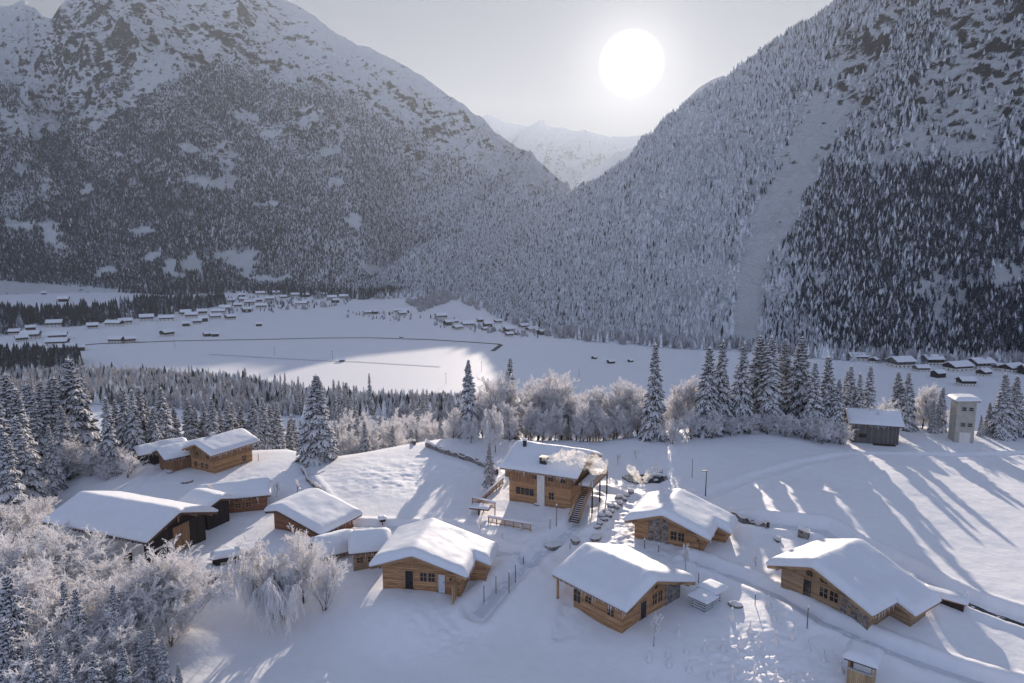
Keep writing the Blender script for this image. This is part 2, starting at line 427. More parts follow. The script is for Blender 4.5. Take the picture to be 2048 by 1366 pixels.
def seg_dist(x, y, pl):
    d = np.full(np.shape(x), 1e9)
    for (ax, ay), (bx, by) in zip(pl[:-1], pl[1:]):
        vx, vy = bx - ax, by - ay
        t = np.clip(((x - ax) * vx + (y - ay) * vy) / (vx * vx + vy * vy), 0, 1)
        d = np.minimum(d, np.hypot(x - ax - t * vx, y - ay - t * vy))
    return d

def base_ground(x, y):
    x = np.asarray(x, float); y = np.asarray(y, float)
    num = 0.0; den = 0.0
    for cx, cy, cz in CT:
        w = 1.0 / (((x - cx) ** 2 + (y - cy) ** 2) + 9.0) ** 1.6
        num = num + w * cz; den = den + w
    z = num / den
    r = np.hypot(x, y); az = np.arctan2(x, np.maximum(y, 1e-3))
    re = np.interp(az, EDGE_AZ, EDGE_R)
    t = np.maximum(r - re, 0)
    drop = 0.46 * (np.sqrt(t * t + 90) - math.sqrt(90))
    # below the hill on the far left and right the valley side is gentle
    z = z - drop + np.where(t > 0, fbm(x / 30, y / 30, 4, 5) * np.minimum(t * .12, 7), 0)
    k = 6.0
    v = VZ + fbm(x / 260, y / 260, 3, 8) * 2.0
    z = np.where(z - v > 30, z, v + np.log1p(np.exp(np.clip((z - v) / k, -30, 30))) * k)
    return z

def ground_z(x, y, detail=True):
    x = np.asarray(x, float); y = np.asarray(y, float)
    z = base_ground(x, y)
    near = sstep(260, 150, np.hypot(x, y))
    if detail:
        z = z + near * (fbm(x / 14, y / 14, 4, 21) * 0.6 + fbm(x / 2.2, y / 2.2, 3, 33) * 0.10)
    for pl, hw, dep, bank in CARVE:
        xs = [p[0] for p in pl]; ys = [p[1] for p in pl]
        m = (x > min(xs) - 8) & (x < max(xs) + 8) & (y > min(ys) - 8) & (y < max(ys) + 8)
        if not np.any(m): continue
        d = seg_dist(x, y, pl)
        e = -dep * sstep(hw + .7, hw - .3, d) + bank * np.exp(-((d - hw - 1.1) / .7) ** 2)
        e = e + (fbm(x / 1.1, y / 1.1, 3, 61) * .38 + np.abs(fbm(x / .45, y / .45, 2, 66)) * .12) * np.exp(-(d / (hw + 1.3)) ** 2)
        z = z + np.where(m, e, 0)
    return z

def gz(x, y): return float(ground_z(np.array([x]), np.array([y]))[0])

def pix_ground(px, py):
    """point of the modelled ground seen at a pixel of the photograph"""
    v = ray(np.float64(px), np.float64(py)); t = 10.0
    for i in range(4000):
        p = v * t
        h = CAMZ + p[2] - gz(p[0], p[1])
        if h <= 0.02: break
        t += max(h * .6, .02)
    return float(p[0]), float(p[1])
# ------------------------------------------------------------------ mountains (each a terrain with its own foot, crest and far side)
def poly_interp(pts):
    px = np.array([p[0] for p in pts], float); py = np.array([p[1] for p in pts], float)
    az, _ = pix_az_e(px, np.full_like(px, 500))
    return px, py

def build_mountain(name, px0, px1, base, crest, rbase, rcrest, mat, nu=500, nt_=220, namp=1.0, nscale=260, seed=3, power=1.0, rocky=1.0, back=1.0, bulge=0.0, crag=lambda px, t: 0.0):
    px = np.linspace(px0, px1, nu)
    yb = np.interp(px, [p[0] for p in base], [p[1] for p in base])
    yc = np.interp(px, [p[0] for p in crest], [p[1] for p in crest])
    rb = np.interp(px, [p[0] for p in rbase], [p[1] for p in rbase])
    rc = np.interp(px, [p[0] for p in rcrest], [p[1] for p in rcrest])
    az, _ = pix_az_e(px, np.full_like(px, 490.0))
    t = np.linspace(0, 1, nt_)[:, None]
    _, eb = pix_az_e(px, yb); _, ec = pix_az_e(px, yc)
    R = rb + (rc - rb) * t ** power
    E = eb + (ec - eb) * t
    E = E + bulge * np.sin(t * math.pi) * (ec - eb)
    Z = CAMZ + R * E
    # the foot sits on the valley floor
    Z = VZ - 6 + (Z - (CAMZ + rb * eb)) * ((CAMZ + rc * ec) - (VZ - 6)) / ((CAMZ + rc * ec) - (CAMZ + rb * eb)) if False else Z
    X = R * np.sin(az); Y = R * np.cos(az)
    Zc = Z
    env = np.sin(np.clip(t, 0, 1) * math.pi) ** .6 * (R / 2000.0)
    dz = (ridged(X / nscale, Y / nscale, 6, seed) * 150 * namp + fbm(X / 60, Y / 60, 4, seed + 9) * 26 * rocky + ridged(X / 130 + Zc / 90, Y / 130, 4, seed + 19) * 60 * crag(px, t)) * env
    Zt = Z + dz
    cj = fbm(px / 22.0, px * 0 + seed, 4, seed + 5)[None, :] * 24 * (R / 2500) * rocky * (t > .9) * ((t - .9) * 10)
    Zt = Zt + cj
    # far side
    nb = 26
    tb = np.linspace(0.03, 1, nb)[:, None]
    Rb = R[-1] + tb * 900 * back
    Zb = Zt[-1] - (tb ** 1.15) * 900 * back * .75 + ridged(Rb * np.sin(az) / nscale, Rb * np.cos(az) / nscale, 4, seed) * 50 * tb * namp
    X = np.vstack([X, Rb * np.sin(az)]); Y = np.vstack([Y, Rb * np.cos(az)]); Zt = np.vstack([Zt, np.maximum(Zb, VZ - 20)])
    # skirt under the valley floor
    X = np.vstack([X[:1] * .995, X]); Y = np.vstack([Y[:1] * .995, Y]); Zt = np.vstack([np.minimum(Zt[:1], VZ) - 25, Zt])
    n = X.shape[0]
    V = np.stack([X, Y, Zt], -1).reshape(-1, 3)
    i, j = np.meshgrid(np.arange(n - 1), np.arange(nu - 1), indexing='ij')
    a = (i * nu + j).ravel()
    Q = np.stack([a, a + 1, a + nu + 1, a + nu], -1)
    o = link(name, mesh_np(name, V, Q, [mat], smooth=True)); tag(o, kind='structure')
    surf = dict(px=px, X=X[1:nt_ + 1], Y=Y[1:nt_ + 1], Z=Zt[1:nt_ + 1], nu=nu, nt=nt_)
    return o, surf

LEFT_CREST = [(-900, -260), (-500, 30), (-200, 60), (0, 37), (45, 22), (70, 20), (92, 8), (112, 24), (145, 44), (160, 22), (185, 0), (250, -60), (350, -110), (450, -90), (540, -30), (590, 0), (640, 30), (690, 66), (720, 84), (760, 102), (820, 132), (860, 160), (900, 192), (940, 216), (970, 242), (1000, 272), (1060, 306), (1100, 345), (1130, 372), (1150, 396), (1200, 430)]
LEFT_BASE = [(-900, 575), (0, 562), (150, 574), (350, 586), (480, 579), (600, 586), (730, 592), (800, 580), (900, 540), (1000, 490), (1100, 450), (1150, 420), (1200, 440)]
def rb_from(base, z=VZ):
    res = []
    for x, y in base:
        _, e = pix_az_e(x, y); res.append((x, (z - CAMZ) / e if e < 0 else 1e9))
    return res
lb = rb_from(LEFT_BASE)
LEFT_RB = [(x, min(r, 2100) if x < 760 else 0) for x, r in lb]
LEFT_RB = [p for p in LEFT_RB if p[1] > 0] + [(800, 2100), (900, 2150), (1000, 2050), (1100, 1780), (1150, 1700), (1200, 1700)]
LEFT_RC = [(-900, 3300), (0, 3900), (100, 3900), (160, 3600), (300, 3500), (600, 3500), (850, 3300), (950, 3050), (1000, 2800), (1050, 2450), (1100, 2150), (1120, 2020), (1150, 1880), (1200, 1880)]
left_mountain, SL = build_mountain('left_mountain', -700, 1190, LEFT_BASE, LEFT_CREST, LEFT_RB, LEFT_RC, M['mountain'], nu=900, nt_=420, seed=3, power=1.0, crag=lambda px, t: sstep(.55, .8, t) * .75)

RIGHT_CREST = [(700, 596), (720, 588), (740, 568), (800, 520), (830, 496), (900, 478), (960, 466), (1040, 450), (1100, 416), (1145, 388), (1190, 368), (1225, 345), (1250, 322), (1275, 285), (1300, 266), (1330, 232), (1360, 210), (1400, 186), (1440, 158), (1460, 138), (1500, 108), (1540, 78), (1590, 47), (1640, 6), (1700, -40), (1800, -120), (2048, -290), (2400, -420), (2900, -430)]
RIGHT_BASE = [(700, 598), (720, 592), (800, 590), (900, 590), (950, 602), (1000, 640), (1060, 655), (1110, 666), (1200, 668), (1280, 682), (1380, 690), (1440, 692), (1530, 697), (1650, 714), (1800, 724), (2048, 730), (2400, 745), (2900, 760)]
RIGHT_RB = rb_from(RIGHT_BASE)
RIGHT_RC = [(700, 1750), (760, 1950), (830, 2050), (900, 2000), (1040, 1850), (1145, 1680), (1230, 1550), (1300, 1520), (1440, 1600), (1640, 1700), (1800, 1650), (2048, 1600), (2900, 1650)]
right_mountain, SR = build_mountain('right_mountain', 702, 2850, RIGHT_BASE, RIGHT_CREST, RIGHT_RB, RIGHT_RC, M['mountain_near'], nu=900, nt_=400, seed=31, namp=.55, nscale=150, power=1.0, rocky=.8, crag=lambda px, t: .3 + 1.3 * sstep(1620, 1760, px[None, :]) * sstep(.38, .55, t) + .8 * np.exp(-((px[None, :] - 1900) / 90) ** 2 - ((t - .2) / .1) ** 2))

FAR_CREST = [(800, 330), (900, 270), (955, 243), (975, 230), (990, 234), (1005, 240), (1040, 252), (1062, 250), (1080, 242), (1095, 254), (1110, 258), (1122, 255), (1140, 261), (1165, 259), (1180, 266), (1200, 268), (1240, 274), (1270, 270), (1300, 274), (1400, 280), (1500, 300)]
far_mountain, SF = build_mountain('far_mountain', 850, 1450, [(800, 470), (1500, 470)], FAR_CREST, [(800, 7000)], [(800, 9500)], M['mountain_far'], nu=300, nt_=160, seed=77, nscale=700, namp=.9, rocky=.7)
MID_CREST = [(1100, 420), (1135, 386), (1160, 362), (1185, 335), (1210, 318), (1240, 303), (1275, 290), (1300, 284), (1340, 250), (1400, 260), (1500, 300)]
mid_mountain, SM = build_mountain('side_ridge', 1100, 1450, [(1100, 460), (1500, 460)], MID_CREST, [(1100, 4200)], [(1100, 5600)], M['mountain_far'], nu=160, nt_=120, seed=57, nscale=500, namp=.7, rocky=.6)
PEAK_CREST = [(1290, 290), (1335, 235), (1360, 205), (1385, 178), (1410, 160), (1432, 154), (1450, 158), (1480, 170), (1560, 200), (1700, 240)]
peak_mountain, SP = build_mountain('shoulder_peak', 1290, 1700, [(1290, 400), (1700, 400)], PEAK_CREST, [(1290, 2300)], [(1290, 3000)], M['mountain_far'], nu=120, nt_=100, seed=91, nscale=400, namp=.5, rocky=.5)

# ------------------------------------------------------------------ ground sheet
def build_ground():
    az = np.linspace(math.radians(-62), math.radians(62), 1020)
    r = np.concatenate([np.linspace(4, 28, 14)[:-1], 28 * (175 / 28) ** np.linspace(0, 1, 700), 175 * (9000 / 175) ** np.linspace(0, 1, 190)[1:]])
    R, A = np.meshgrid(r, az, indexing='ij')
    X = R * np.sin(A); Y = R * np.cos(A)
    Z = ground_z(X, Y)
    # trampled and wind-ruffled patches
    for (cx, cy, rx, ry, am, sc) in RUFFLE:
        m = np.exp(-(((X - cx) / rx) ** 2 + ((Y - cy) / ry) ** 2) ** 2)
        Z = Z + m * am * (fbm(X / sc, Y / (sc * .8), 2, 71) + .5 * np.abs(fbm(X / (sc * .5), Y / (sc * .5), 2, 75)))
    n, k = X.shape
    V = np.stack([X, Y, Z], -1).reshape(-1, 3)
    i, j = np.meshgrid(np.arange(n - 1), np.arange(k - 1), indexing='ij')
    a = (i * k + j).ravel()
    Q = np.stack([a, a + 1, a + k + 1, a + k], -1)
    o = link('snow_ground', mesh_np('snow_ground', V, Q, [M['snow']], smooth=True)); tag(o, kind='structure')
    # the land behind the camera
    V = []; A2 = np.linspace(math.radians(62), math.radians(298), 60); R2 = np.array([4, 10, 20, 40, 80, 160, 320, 640, 2000.])
    Rg, Ag = np.meshgrid(R2, A2, indexing='ij'); X = Rg * np.sin(Ag); Y = Rg * np.cos(Ag)
    Z = -16 - .12 * np.minimum(Rg, 500) + 0 * X
    Z[:, 0] = ground_z(X[:, 0], Y[:, 0]); Z[:, -1] = ground_z(X[:, -1], Y[:, -1])
    V = np.stack([X, Y, Z], -1).reshape(-1, 3); k = 60
    i, j = np.meshgrid(np.arange(len(R2) - 1), np.arange(k - 1), indexing='ij'); a = (i * k + j).ravel()
    Q = np.stack([a, a + 1, a + k + 1, a + k], -1)
    o = link('snow_slope', mesh_np('snow_slope', V, Q, [M['snow']], smooth=True)); tag(o, kind='structure')

RUFFLE = [(-8, 70, 6, 3, .3, .8), (22, 80, 7, 4, .3, .9), (31, 65, 8, 4, .3, .8), (2, 92, 8, 5, .3, 1.0), (-38, 84, 6, 6, .3, .9), (-45, 110, 8, 8, .3, 1.2), (-16, 116, 18, 10, .35, 1.2), (27, 50, 8, 12, .6, .55), (24, 62, 6, 6, .5, .6), (17, 84, 6, 6, .55, .8), (19, 98, 6, 8, .5, .9), (-2, 84, 4, 5, .35, .7), (14, 88, 5, 5, .35, .9), (20, 105, 8, 9, .5, 1.4)]
build_ground()

# ------------------------------------------------------------------ low conifer prototypes for woods too far away to count
def far_spruce(seed, h=1.0, tiers=7, n=9, rad=.2, mat='far_tree'):
    rg = np.random.default_rng(seed); V = []; T = []
    for k in range(tiers):
        f = k / tiers
        zb = h * (.06 + .86 * f); zt = min(h, zb + h * (.30 - .12 * f)); r = rad * (1 - f) ** .85 + .012
        b = len(V); V.append((0, 0, zt))
        for j in range(n * 2):
            a = math.pi * j / n + rg.uniform(-.12, .12) + k
            rr = r * (rg.uniform(.8, 1.15) if j % 2 == 0 else rg.uniform(.35, .6))
            V.append((rr * math.cos(a), rr * math.sin(a), zb + (h * .045 * rg.uniform(.2, 1) if j % 2 else -h * .02)))
        for j in range(n * 2): T.append((b, b + 1 + j, b + 1 + (j + 1) % (n * 2)))
    b = len(V)
    for k in range(4):
        a = k * math.pi / 2; V.append((.012 * math.cos(a), .012 * math.sin(a), -.08))
    V.append((0, 0, .3 * h))
    for k in range(4): T.append((b + k, b + (k + 1) % 4, b + 4))
    return mesh_np('far_spruce_shape', V, None, [M[mat]], T3=T)

def far_bush(seed):
    rg = np.random.default_rng(seed); V = []; T = []
    for k in range(70):
        a = rg.uniform(0, 2 * math.pi); ph = rg.uniform(.1, 1.5); L = rg.uniform(.6, 1.0)
        d = np.array([math.cos(a) * math.cos(ph) * .42, math.sin(a) * math.cos(ph) * .42, math.sin(ph)]) * L
        s = np.array([-math.sin(a), math.cos(a), 0]) * .035
        m_ = d * .6; up = np.array([0, 0, .03])
        b = len(V); V += [tuple(d * .15), tuple(m_ + s), tuple(d), tuple(m_ - s + up)]
        T += [(b, b + 1, b + 2), (b, b + 2, b + 3)]
    return mesh_np('far_bush_shape', V, None, [M['far_frost']], T3=T)

PROTO = [bpy.data.objects.new('far_spruce', far_spruce(i, rad=.15 + .02 * (i % 3))) for i in range(5)]
PROTO_F = [bpy.data.objects.new('frost_glare_spruce', far_spruce(i + 10, rad=.15 + .02 * (i % 3), mat='frosted_tree')) for i in range(4)]  # frosted_tree material: frost with sun glare painted in
PROTO_B = [bpy.data.objects.new('far_bush', far_bush(i)) for i in range(3)]

def scatter(name, P, H, protos, seed=0, widen=1.0):
    """one object: a wood of instances standing at the points P with heights H"""
    rg = np.random.default_rng(seed)
    me = bpy.data.meshes.new(name); me.vertices.add(len(P)); me.vertices.foreach_set('co', np.asarray(P, np.float32).ravel())
    at = me.attributes.new('tree_scale', 'FLOAT_VECTOR', 'POINT')
    w = H * rg.uniform(.8, 1.25, len(P)) * widen
    at.data.foreach_set('vector', np.stack([w, w, H], -1).astype(np.float32).ravel())
    at = me.attributes.new('tree_rot', 'FLOAT_VECTOR', 'POINT')
    at.data.foreach_set('vector', np.stack([rg.normal(0, .03, len(P)), rg.normal(0, .03, len(P)), rg.uniform(0, 6.28, len(P))], -1).astype(np.float32).ravel())
    at = me.attributes.new('tree_pick', 'INT', 'POINT'); at.data.foreach_set('value', rg.integers(0, len(protos), len(P)).astype(np.int32))
    o = link(name, me)
    ng = bpy.data.node_groups.new(name, 'GeometryNodeTree')
    ng.interface.new_socket('Geometry', in_out='INPUT', socket_type='NodeSocketGeometry'); ng.interface.new_socket('Geometry', in_out='OUTPUT', socket_type='NodeSocketGeometry')
    gi = ng.nodes.new('NodeGroupInput'); go = ng.nodes.new('NodeGroupOutput')
    mp_ = ng.nodes.new('GeometryNodeMeshToPoints'); ip = ng.nodes.new('GeometryNodeInstanceOnPoints'); jn = ng.nodes.new('GeometryNodeJoinGeometry')
    for p in reversed(protos):
        oi = ng.nodes.new('GeometryNodeObjectInfo'); oi.inputs['Object'].default_value = p; oi.inputs['As Instance'].default_value = True
        ng.links.new(oi.outputs['Geometry'], jn.inputs[0])
    def attr(nm, ty):
        a = ng.nodes.new('GeometryNodeInputNamedAttribute'); a.data_type = ty; a.inputs[0].default_value = nm; return a.outputs[0]
    ng.links.new(gi.outputs[0], mp_.inputs[0]); ng.links.new(mp_.outputs[0], ip.inputs['Points']); ng.links.new(jn.outputs[0], ip.inputs['Instance'])
    ip.inputs['Pick Instance'].default_value = True
    ng.links.new(attr('tree_pick', 'INT'), ip.inputs['Instance Index']); ng.links.new(attr('tree_rot', 'FLOAT_VECTOR'), ip.inputs['Rotation']); ng.links.new(attr('tree_scale', 'FLOAT_VECTOR'), ip.inputs['Scale'])
    ng.links.new(ip.outputs[0], go.inputs[0])
    md = o.modifiers.new('wood', 'NODES'); md.node_group = ng
    tag(o, kind='stuff')
    return o

def sample_surface(S, n, seed, dens):
    """random points on a mountain's surface, thinned by dens(px, py, z, x, y)"""
    rg = np.random.default_rng(seed)
    nt_, nu = S['nt'], S['nu']
    X, Y, Z = S['X'], S['Y'], S['Z']
    dA = np.hypot(X[1:, :-1] - X[:-1, :-1], Y[1:, :-1] - Y[:-1, :-1]) * np.hypot(X[:-1, 1:] - X[:-1, :-1], Y[:-1, 1:] - Y[:-1, :-1])
    xm = (S['px'] > -130) & (S['px'] < 2200)
    dA = dA * xm[:-1][None, :]
    w = (dA / dA.sum()).ravel()
    idx = rg.choice(len(w), n, p=w)
    i = idx // (nu - 1); j = idx % (nu - 1)
    u = rg.random(n); v = rg.random(n)
    def bl(A): return (A[i, j] * (1 - u) + A[i + 1, j] * u) * (1 - v) + (A[i, j + 1] * (1 - u) + A[i + 1, j + 1] * u) * v
    x, y, z = bl(X), bl(Y), bl(Z)
    px, py = proj(x, y, z)
    keep = rg.random(n) < dens(px, py, x, y, z)
    return x[keep], y[keep], z[keep], px[keep], py[keep], dA.sum()

def blob(px, py, cx, cy, rx, ry, wob, s=.5):
    d = np.hypot((px - cx) / rx, (py - cy) / ry) + wob
    return sstep(1 + s * .5, 1 - s * .5, d)

def band(px, py, pts, w, wob):
    d = seg_dist(px, py, pts) / w + wob
    return sstep(1.2, .8, d)

def left_density(px, py, x, y, z):
    wob = fbm(px / 24, py / 15, 5, 201) * 2.9
    wob2 = fbm(px / 70, py / 50, 4, 207) * 90
    tl = np.interp(px, [-200, 0, 60, 110, 170, 240, 330, 420, 500, 560, 650, 700, 800, 900, 1000, 1145], [150, 175, 205, 240, 215, 160, 128, 130, 135, 165, 180, 200, 255, 310, 365, 410])
    d = sstep(-18, 22, py - tl + wob2 * .45)
    d = d * (.92 + .5 * np.clip(fbm(px / 14, py / 9, 3, 241), -.3, .18)) + .012 * sstep(-60, 0, py - tl + wob2)
    clear = 0
    for c in [(450, 308, 26, 36), (612, 240, 26, 26), (560, 266, 34, 12), (434, 364, 56, 13), (502, 238, 26, 9), (480, 232, 16, 10), (530, 411, 28, 9), (375, 295, 16, 10), (240, 310, 22, 10),
              (480, 520, 34, 26), (370, 535, 40, 18), (105, 480, 20, 18), (285, 465, 20, 8), (50, 450, 60, 9), (185, 380, 18, 12), (45, 345, 14, 20), (90, 370, 16, 12), (705, 445, 16, 16),
              (670, 365, 20, 7), (40, 245, 50, 30), (150, 80, 80, 40), (820, 310, 22, 9), (300, 520, 20, 12), (655, 545, 8, 30), (545, 560, 40, 8), (740, 540, 20, 12), (220, 545, 24, 12), (80, 195, 30, 26), (660, 310, 22, 10), (900, 300, 40, 10), (1010, 395, 20, 10)]:
        clear = np.maximum(clear, blob(px, py, *c, wob))
    ring = np.hypot((px - 668) / 15, (py - 277) / 22)
    clear = np.maximum(clear, sstep(.75, .85, ring) * sstep(1.3, 1.1, ring))
    clear = np.maximum(clear, band(px, py, [(400, 118), (330, 135), (270, 185), (205, 228), (165, 235)], 24, wob * .8))
    clear = np.maximum(clear, band(px, py, [(90, 170), (95, 230), (110, 250)], 9, wob * .8))
    clear = np.maximum(clear, .8 * band(px, py, [(790, 290), (840, 320), (860, 350)], 10, wob))
    clear = np.maximum(clear, .8 * band(px, py, [(930, 350), (990, 400), (1040, 430)], 9, wob))
    clear = np.maximum(clear, .7 * band(px, py, [(530, 270), (535, 320), (510, 360)], 5, wob))
    rag = sstep(.16, .22, fbm(px / 26, py / 20, 5, 231) + .05)
    return d * (1 - clear) * (1 - .35 * rag)

def right_density(px, py, x, y, z):
    wob = fbm(px / 34, py / 26, 4, 301) * 1.6
    d = np.ones_like(px)
    # bare flank with scattered trees above the forest belt
    belt = np.interp(px, [1600, 1700, 1800, 1900, 2048, 2300], [330, 345, 335, 325, 350, 360])
    up = sstep(1590, 1680, px + wob * 25) * sstep(20, -20, py - belt + wob * 16)
    d = d * (1 - up) + up * .16 * sstep(-.06, .10, fbm(px / 40, py / 30, 4, 331))
    d = np.maximum(d, .95 * band(px, py, [(1440, 160), (1520, 110), (1600, 60), (1700, 20), (1780, -40)], 38, wob))
    d = np.maximum(d, .9 * blob(px, py, 1830, 80, 50, 70, wob)); d = np.maximum(d, .7 * blob(px, py, 1790, 190, 50, 80, wob)); d = np.maximum(d, .8 * blob(px, py, 1700, 280, 60, 50, wob))
    d = np.maximum(d, .6 * blob(px, py, 2040, 280, 50, 40, wob))
    clear = band(px, py, [(1740, 120), (1660, 210), (1560, 270), (1480, 250), (1400, 240)], 46, wob * .8) * .8
    clear = np.maximum(clear, band(px, py, [(1650, 240), (1600, 330), (1570, 400), (1540, 450)], 44, wob * .7) * 1.0)
    clear = np.maximum(clear, band(px, py, [(1540, 400), (1500, 470), (1450, 550), (1430, 650)], 62, wob) * .74)
    clear = np.maximum(clear, band(px, py, [(1560, 420), (1510, 520), (1495, 600), (1490, 690)], 30, wob * .5) * 1.0)
    clear = np.maximum(clear, band(px, py, [(1370, 300), (1310, 420), (1270, 520)], 12, wob) * .5)
    for c in [(1650, 510, 22, 12), (1640, 550, 14, 22), (1900, 590, 60, 38), (2010, 560, 40, 30), (1560, 590, 30, 12), (1880, 640, 30, 12), (1800, 420, 14, 8), (1170, 520, 14, 8), (1320, 410, 22, 10), (1130, 640, 26, 10), (1380, 600, 28, 22)]:
        clear = np.maximum(clear, blob(px, py, *c, wob) * .88)
    rag = sstep(.16, .22, fbm(px / 26, py / 20, 5, 431) + .04)
    return d * (1 - clear) * (1 - .3 * rag)

x, y, z, px, py, area = sample_surface(SL, 460000, 5, left_density)
rg = np.random.default_rng(8)
H = rg.uniform(6.5, 15, len(x)) * (1 + 1.3 * fbm(x / 70, y / 70, 3, 251)) * np.interp(py, [100, 350], [.62, 1.0])
fr = rg.random(len(x)) < np.interp(px + fbm(px / 60, py / 60, 3, 501) * 260, [350, 620, 1000], [.06, .30, .8])  # share of paled trees grows towards the gap, for frost and painted glare
P = np.stack([x, y, z - .6], -1)
lf = scatter('left_mountain_forest', P[~fr], H[~fr], PROTO, 1, 1.4)
tag(lf, 'dark snow-dusted conifer forest covering the left mountain slope', 'forest')
lf = scatter('frost_glare_forest', P[fr], H[fr], PROTO_F, 11, 1.4)
tag(lf, 'conifers paled by frost and painted glare on the left mountain slope towards the valley gap', 'forest')
print('left forest', len(x), area)
x, y, z, px, py, area = sample_surface(SR, 190000, 6, right_density)
H = rg.uniform(6, 14.5, len(x)) * (1 + 1.3 * fbm(x / 60, y / 60, 3, 351))
fr = rg.random(len(x)) < np.where(py > 335 + (px - 1500) * .02, np.interp(px + fbm(px / 60, py / 60, 3, 511) * 200, [950, 1400, 1520, 1640, 2050], [.8, .98, .9, .3, .08]), np.interp(px, [950, 1400, 1700, 2050], [.8, .98, .7, .4]))  # most paled trees below the sun: frost plus glare put into the colour
P = np.stack([x, y, z - .6], -1)
rf = scatter('right_mountain_forest', P[~fr], H[~fr], PROTO, 2, 1.3)
tag(rf, 'dark snow-dusted conifer forest low on the right mountain slope', 'forest')
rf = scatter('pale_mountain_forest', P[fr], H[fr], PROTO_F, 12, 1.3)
tag(rf, 'conifer forest paled by frost and painted glare on the spur below the sun', 'forest')
print('right forest', len(x), area)

# ------------------------------------------------------------------ trees
def tubes(P, R, sides=3, squash=None, cap=False):
    """P (N, K, 3) polylines, R (N, K) radii -> prisms"""
    N_, K, _ = P.shape
    T = np.empty_like(P); T[:, 1:-1] = P[:, 2:] - P[:, :-2]; T[:, 0] = P[:, 1] - P[:, 0]; T[:, -1] = P[:, -1] - P[:, -2]
    T /= np.linalg.norm(T, axis=-1, keepdims=True) + 1e-9
    up = np.zeros_like(T); up[..., 2] = 1
    flat = np.abs(T[..., 2]) > .93
    up[flat] = (1, 0, 0)
    S = np.cross(T, up); S /= np.linalg.norm(S, axis=-1, keepdims=True) + 1e-9
    U = np.cross(S, T)
    a = np.arange(sides) * 2 * math.pi / sides + math.pi / 2
    q = 1.0 if squash is None else squash
    V = P[:, :, None, :] + R[:, :, None, None] * (np.cos(a)[None, None, :, None] * S[:, :, None, :] + q * np.sin(a)[None, None, :, None] * U[:, :, None, :])
    V = V.reshape(-1, 3)
    n, k, s = np.meshgrid(np.arange(N_), np.arange(K - 1), np.arange(sides), indexing='ij')
    b = n * K * sides + k * sides
    Q = np.stack([b + s, b + (s + 1) % sides, b + sides + (s + 1) % sides, b + sides + s], -1).reshape(-1, 4)
    return V, Q

def ribbons(P, W, droop=.7):
    """needle fringe: two strips hanging from a polyline"""
    N_, K, _ = P.shape
    T = np.empty_like(P); T[:, 1:-1] = P[:, 2:] - P[:, :-2]; T[:, 0] = P[:, 1] - P[:, 0]; T[:, -1] = P[:, -1] - P[:, -2]
    T /= np.linalg.norm(T, axis=-1, keepdims=True) + 1e-9
    up = np.zeros_like(T); up[..., 2] = 1
    S = np.cross(T, up); S /= np.linalg.norm(S, axis=-1, keepdims=True) + 1e-9
    dn = np.zeros_like(T); dn[..., 2] = -droop
    L = P + (S + dn) * W[..., None]; Rr = P + (-S + dn) * W[..., None]
    V = np.stack([L, P - np.array([0, 0, .02]), Rr], 2).reshape(-1, 3)
    n, k, s = np.meshgrid(np.arange(N_), np.arange(K - 1), np.arange(2), indexing='ij')
    b = n * K * 3 + k * 3 + s
    Q = np.stack([b, b + 1, b + 4, b + 3], -1).reshape(-1, 4)
    return V, Q

def cat(*vq):
    Vs = []; Qs = []; o = 0
    for V, Q in vq:
        Vs.append(V); Qs.append(Q + o); o += len(V)
    return np.concatenate(Vs), np.concatenate(Qs)

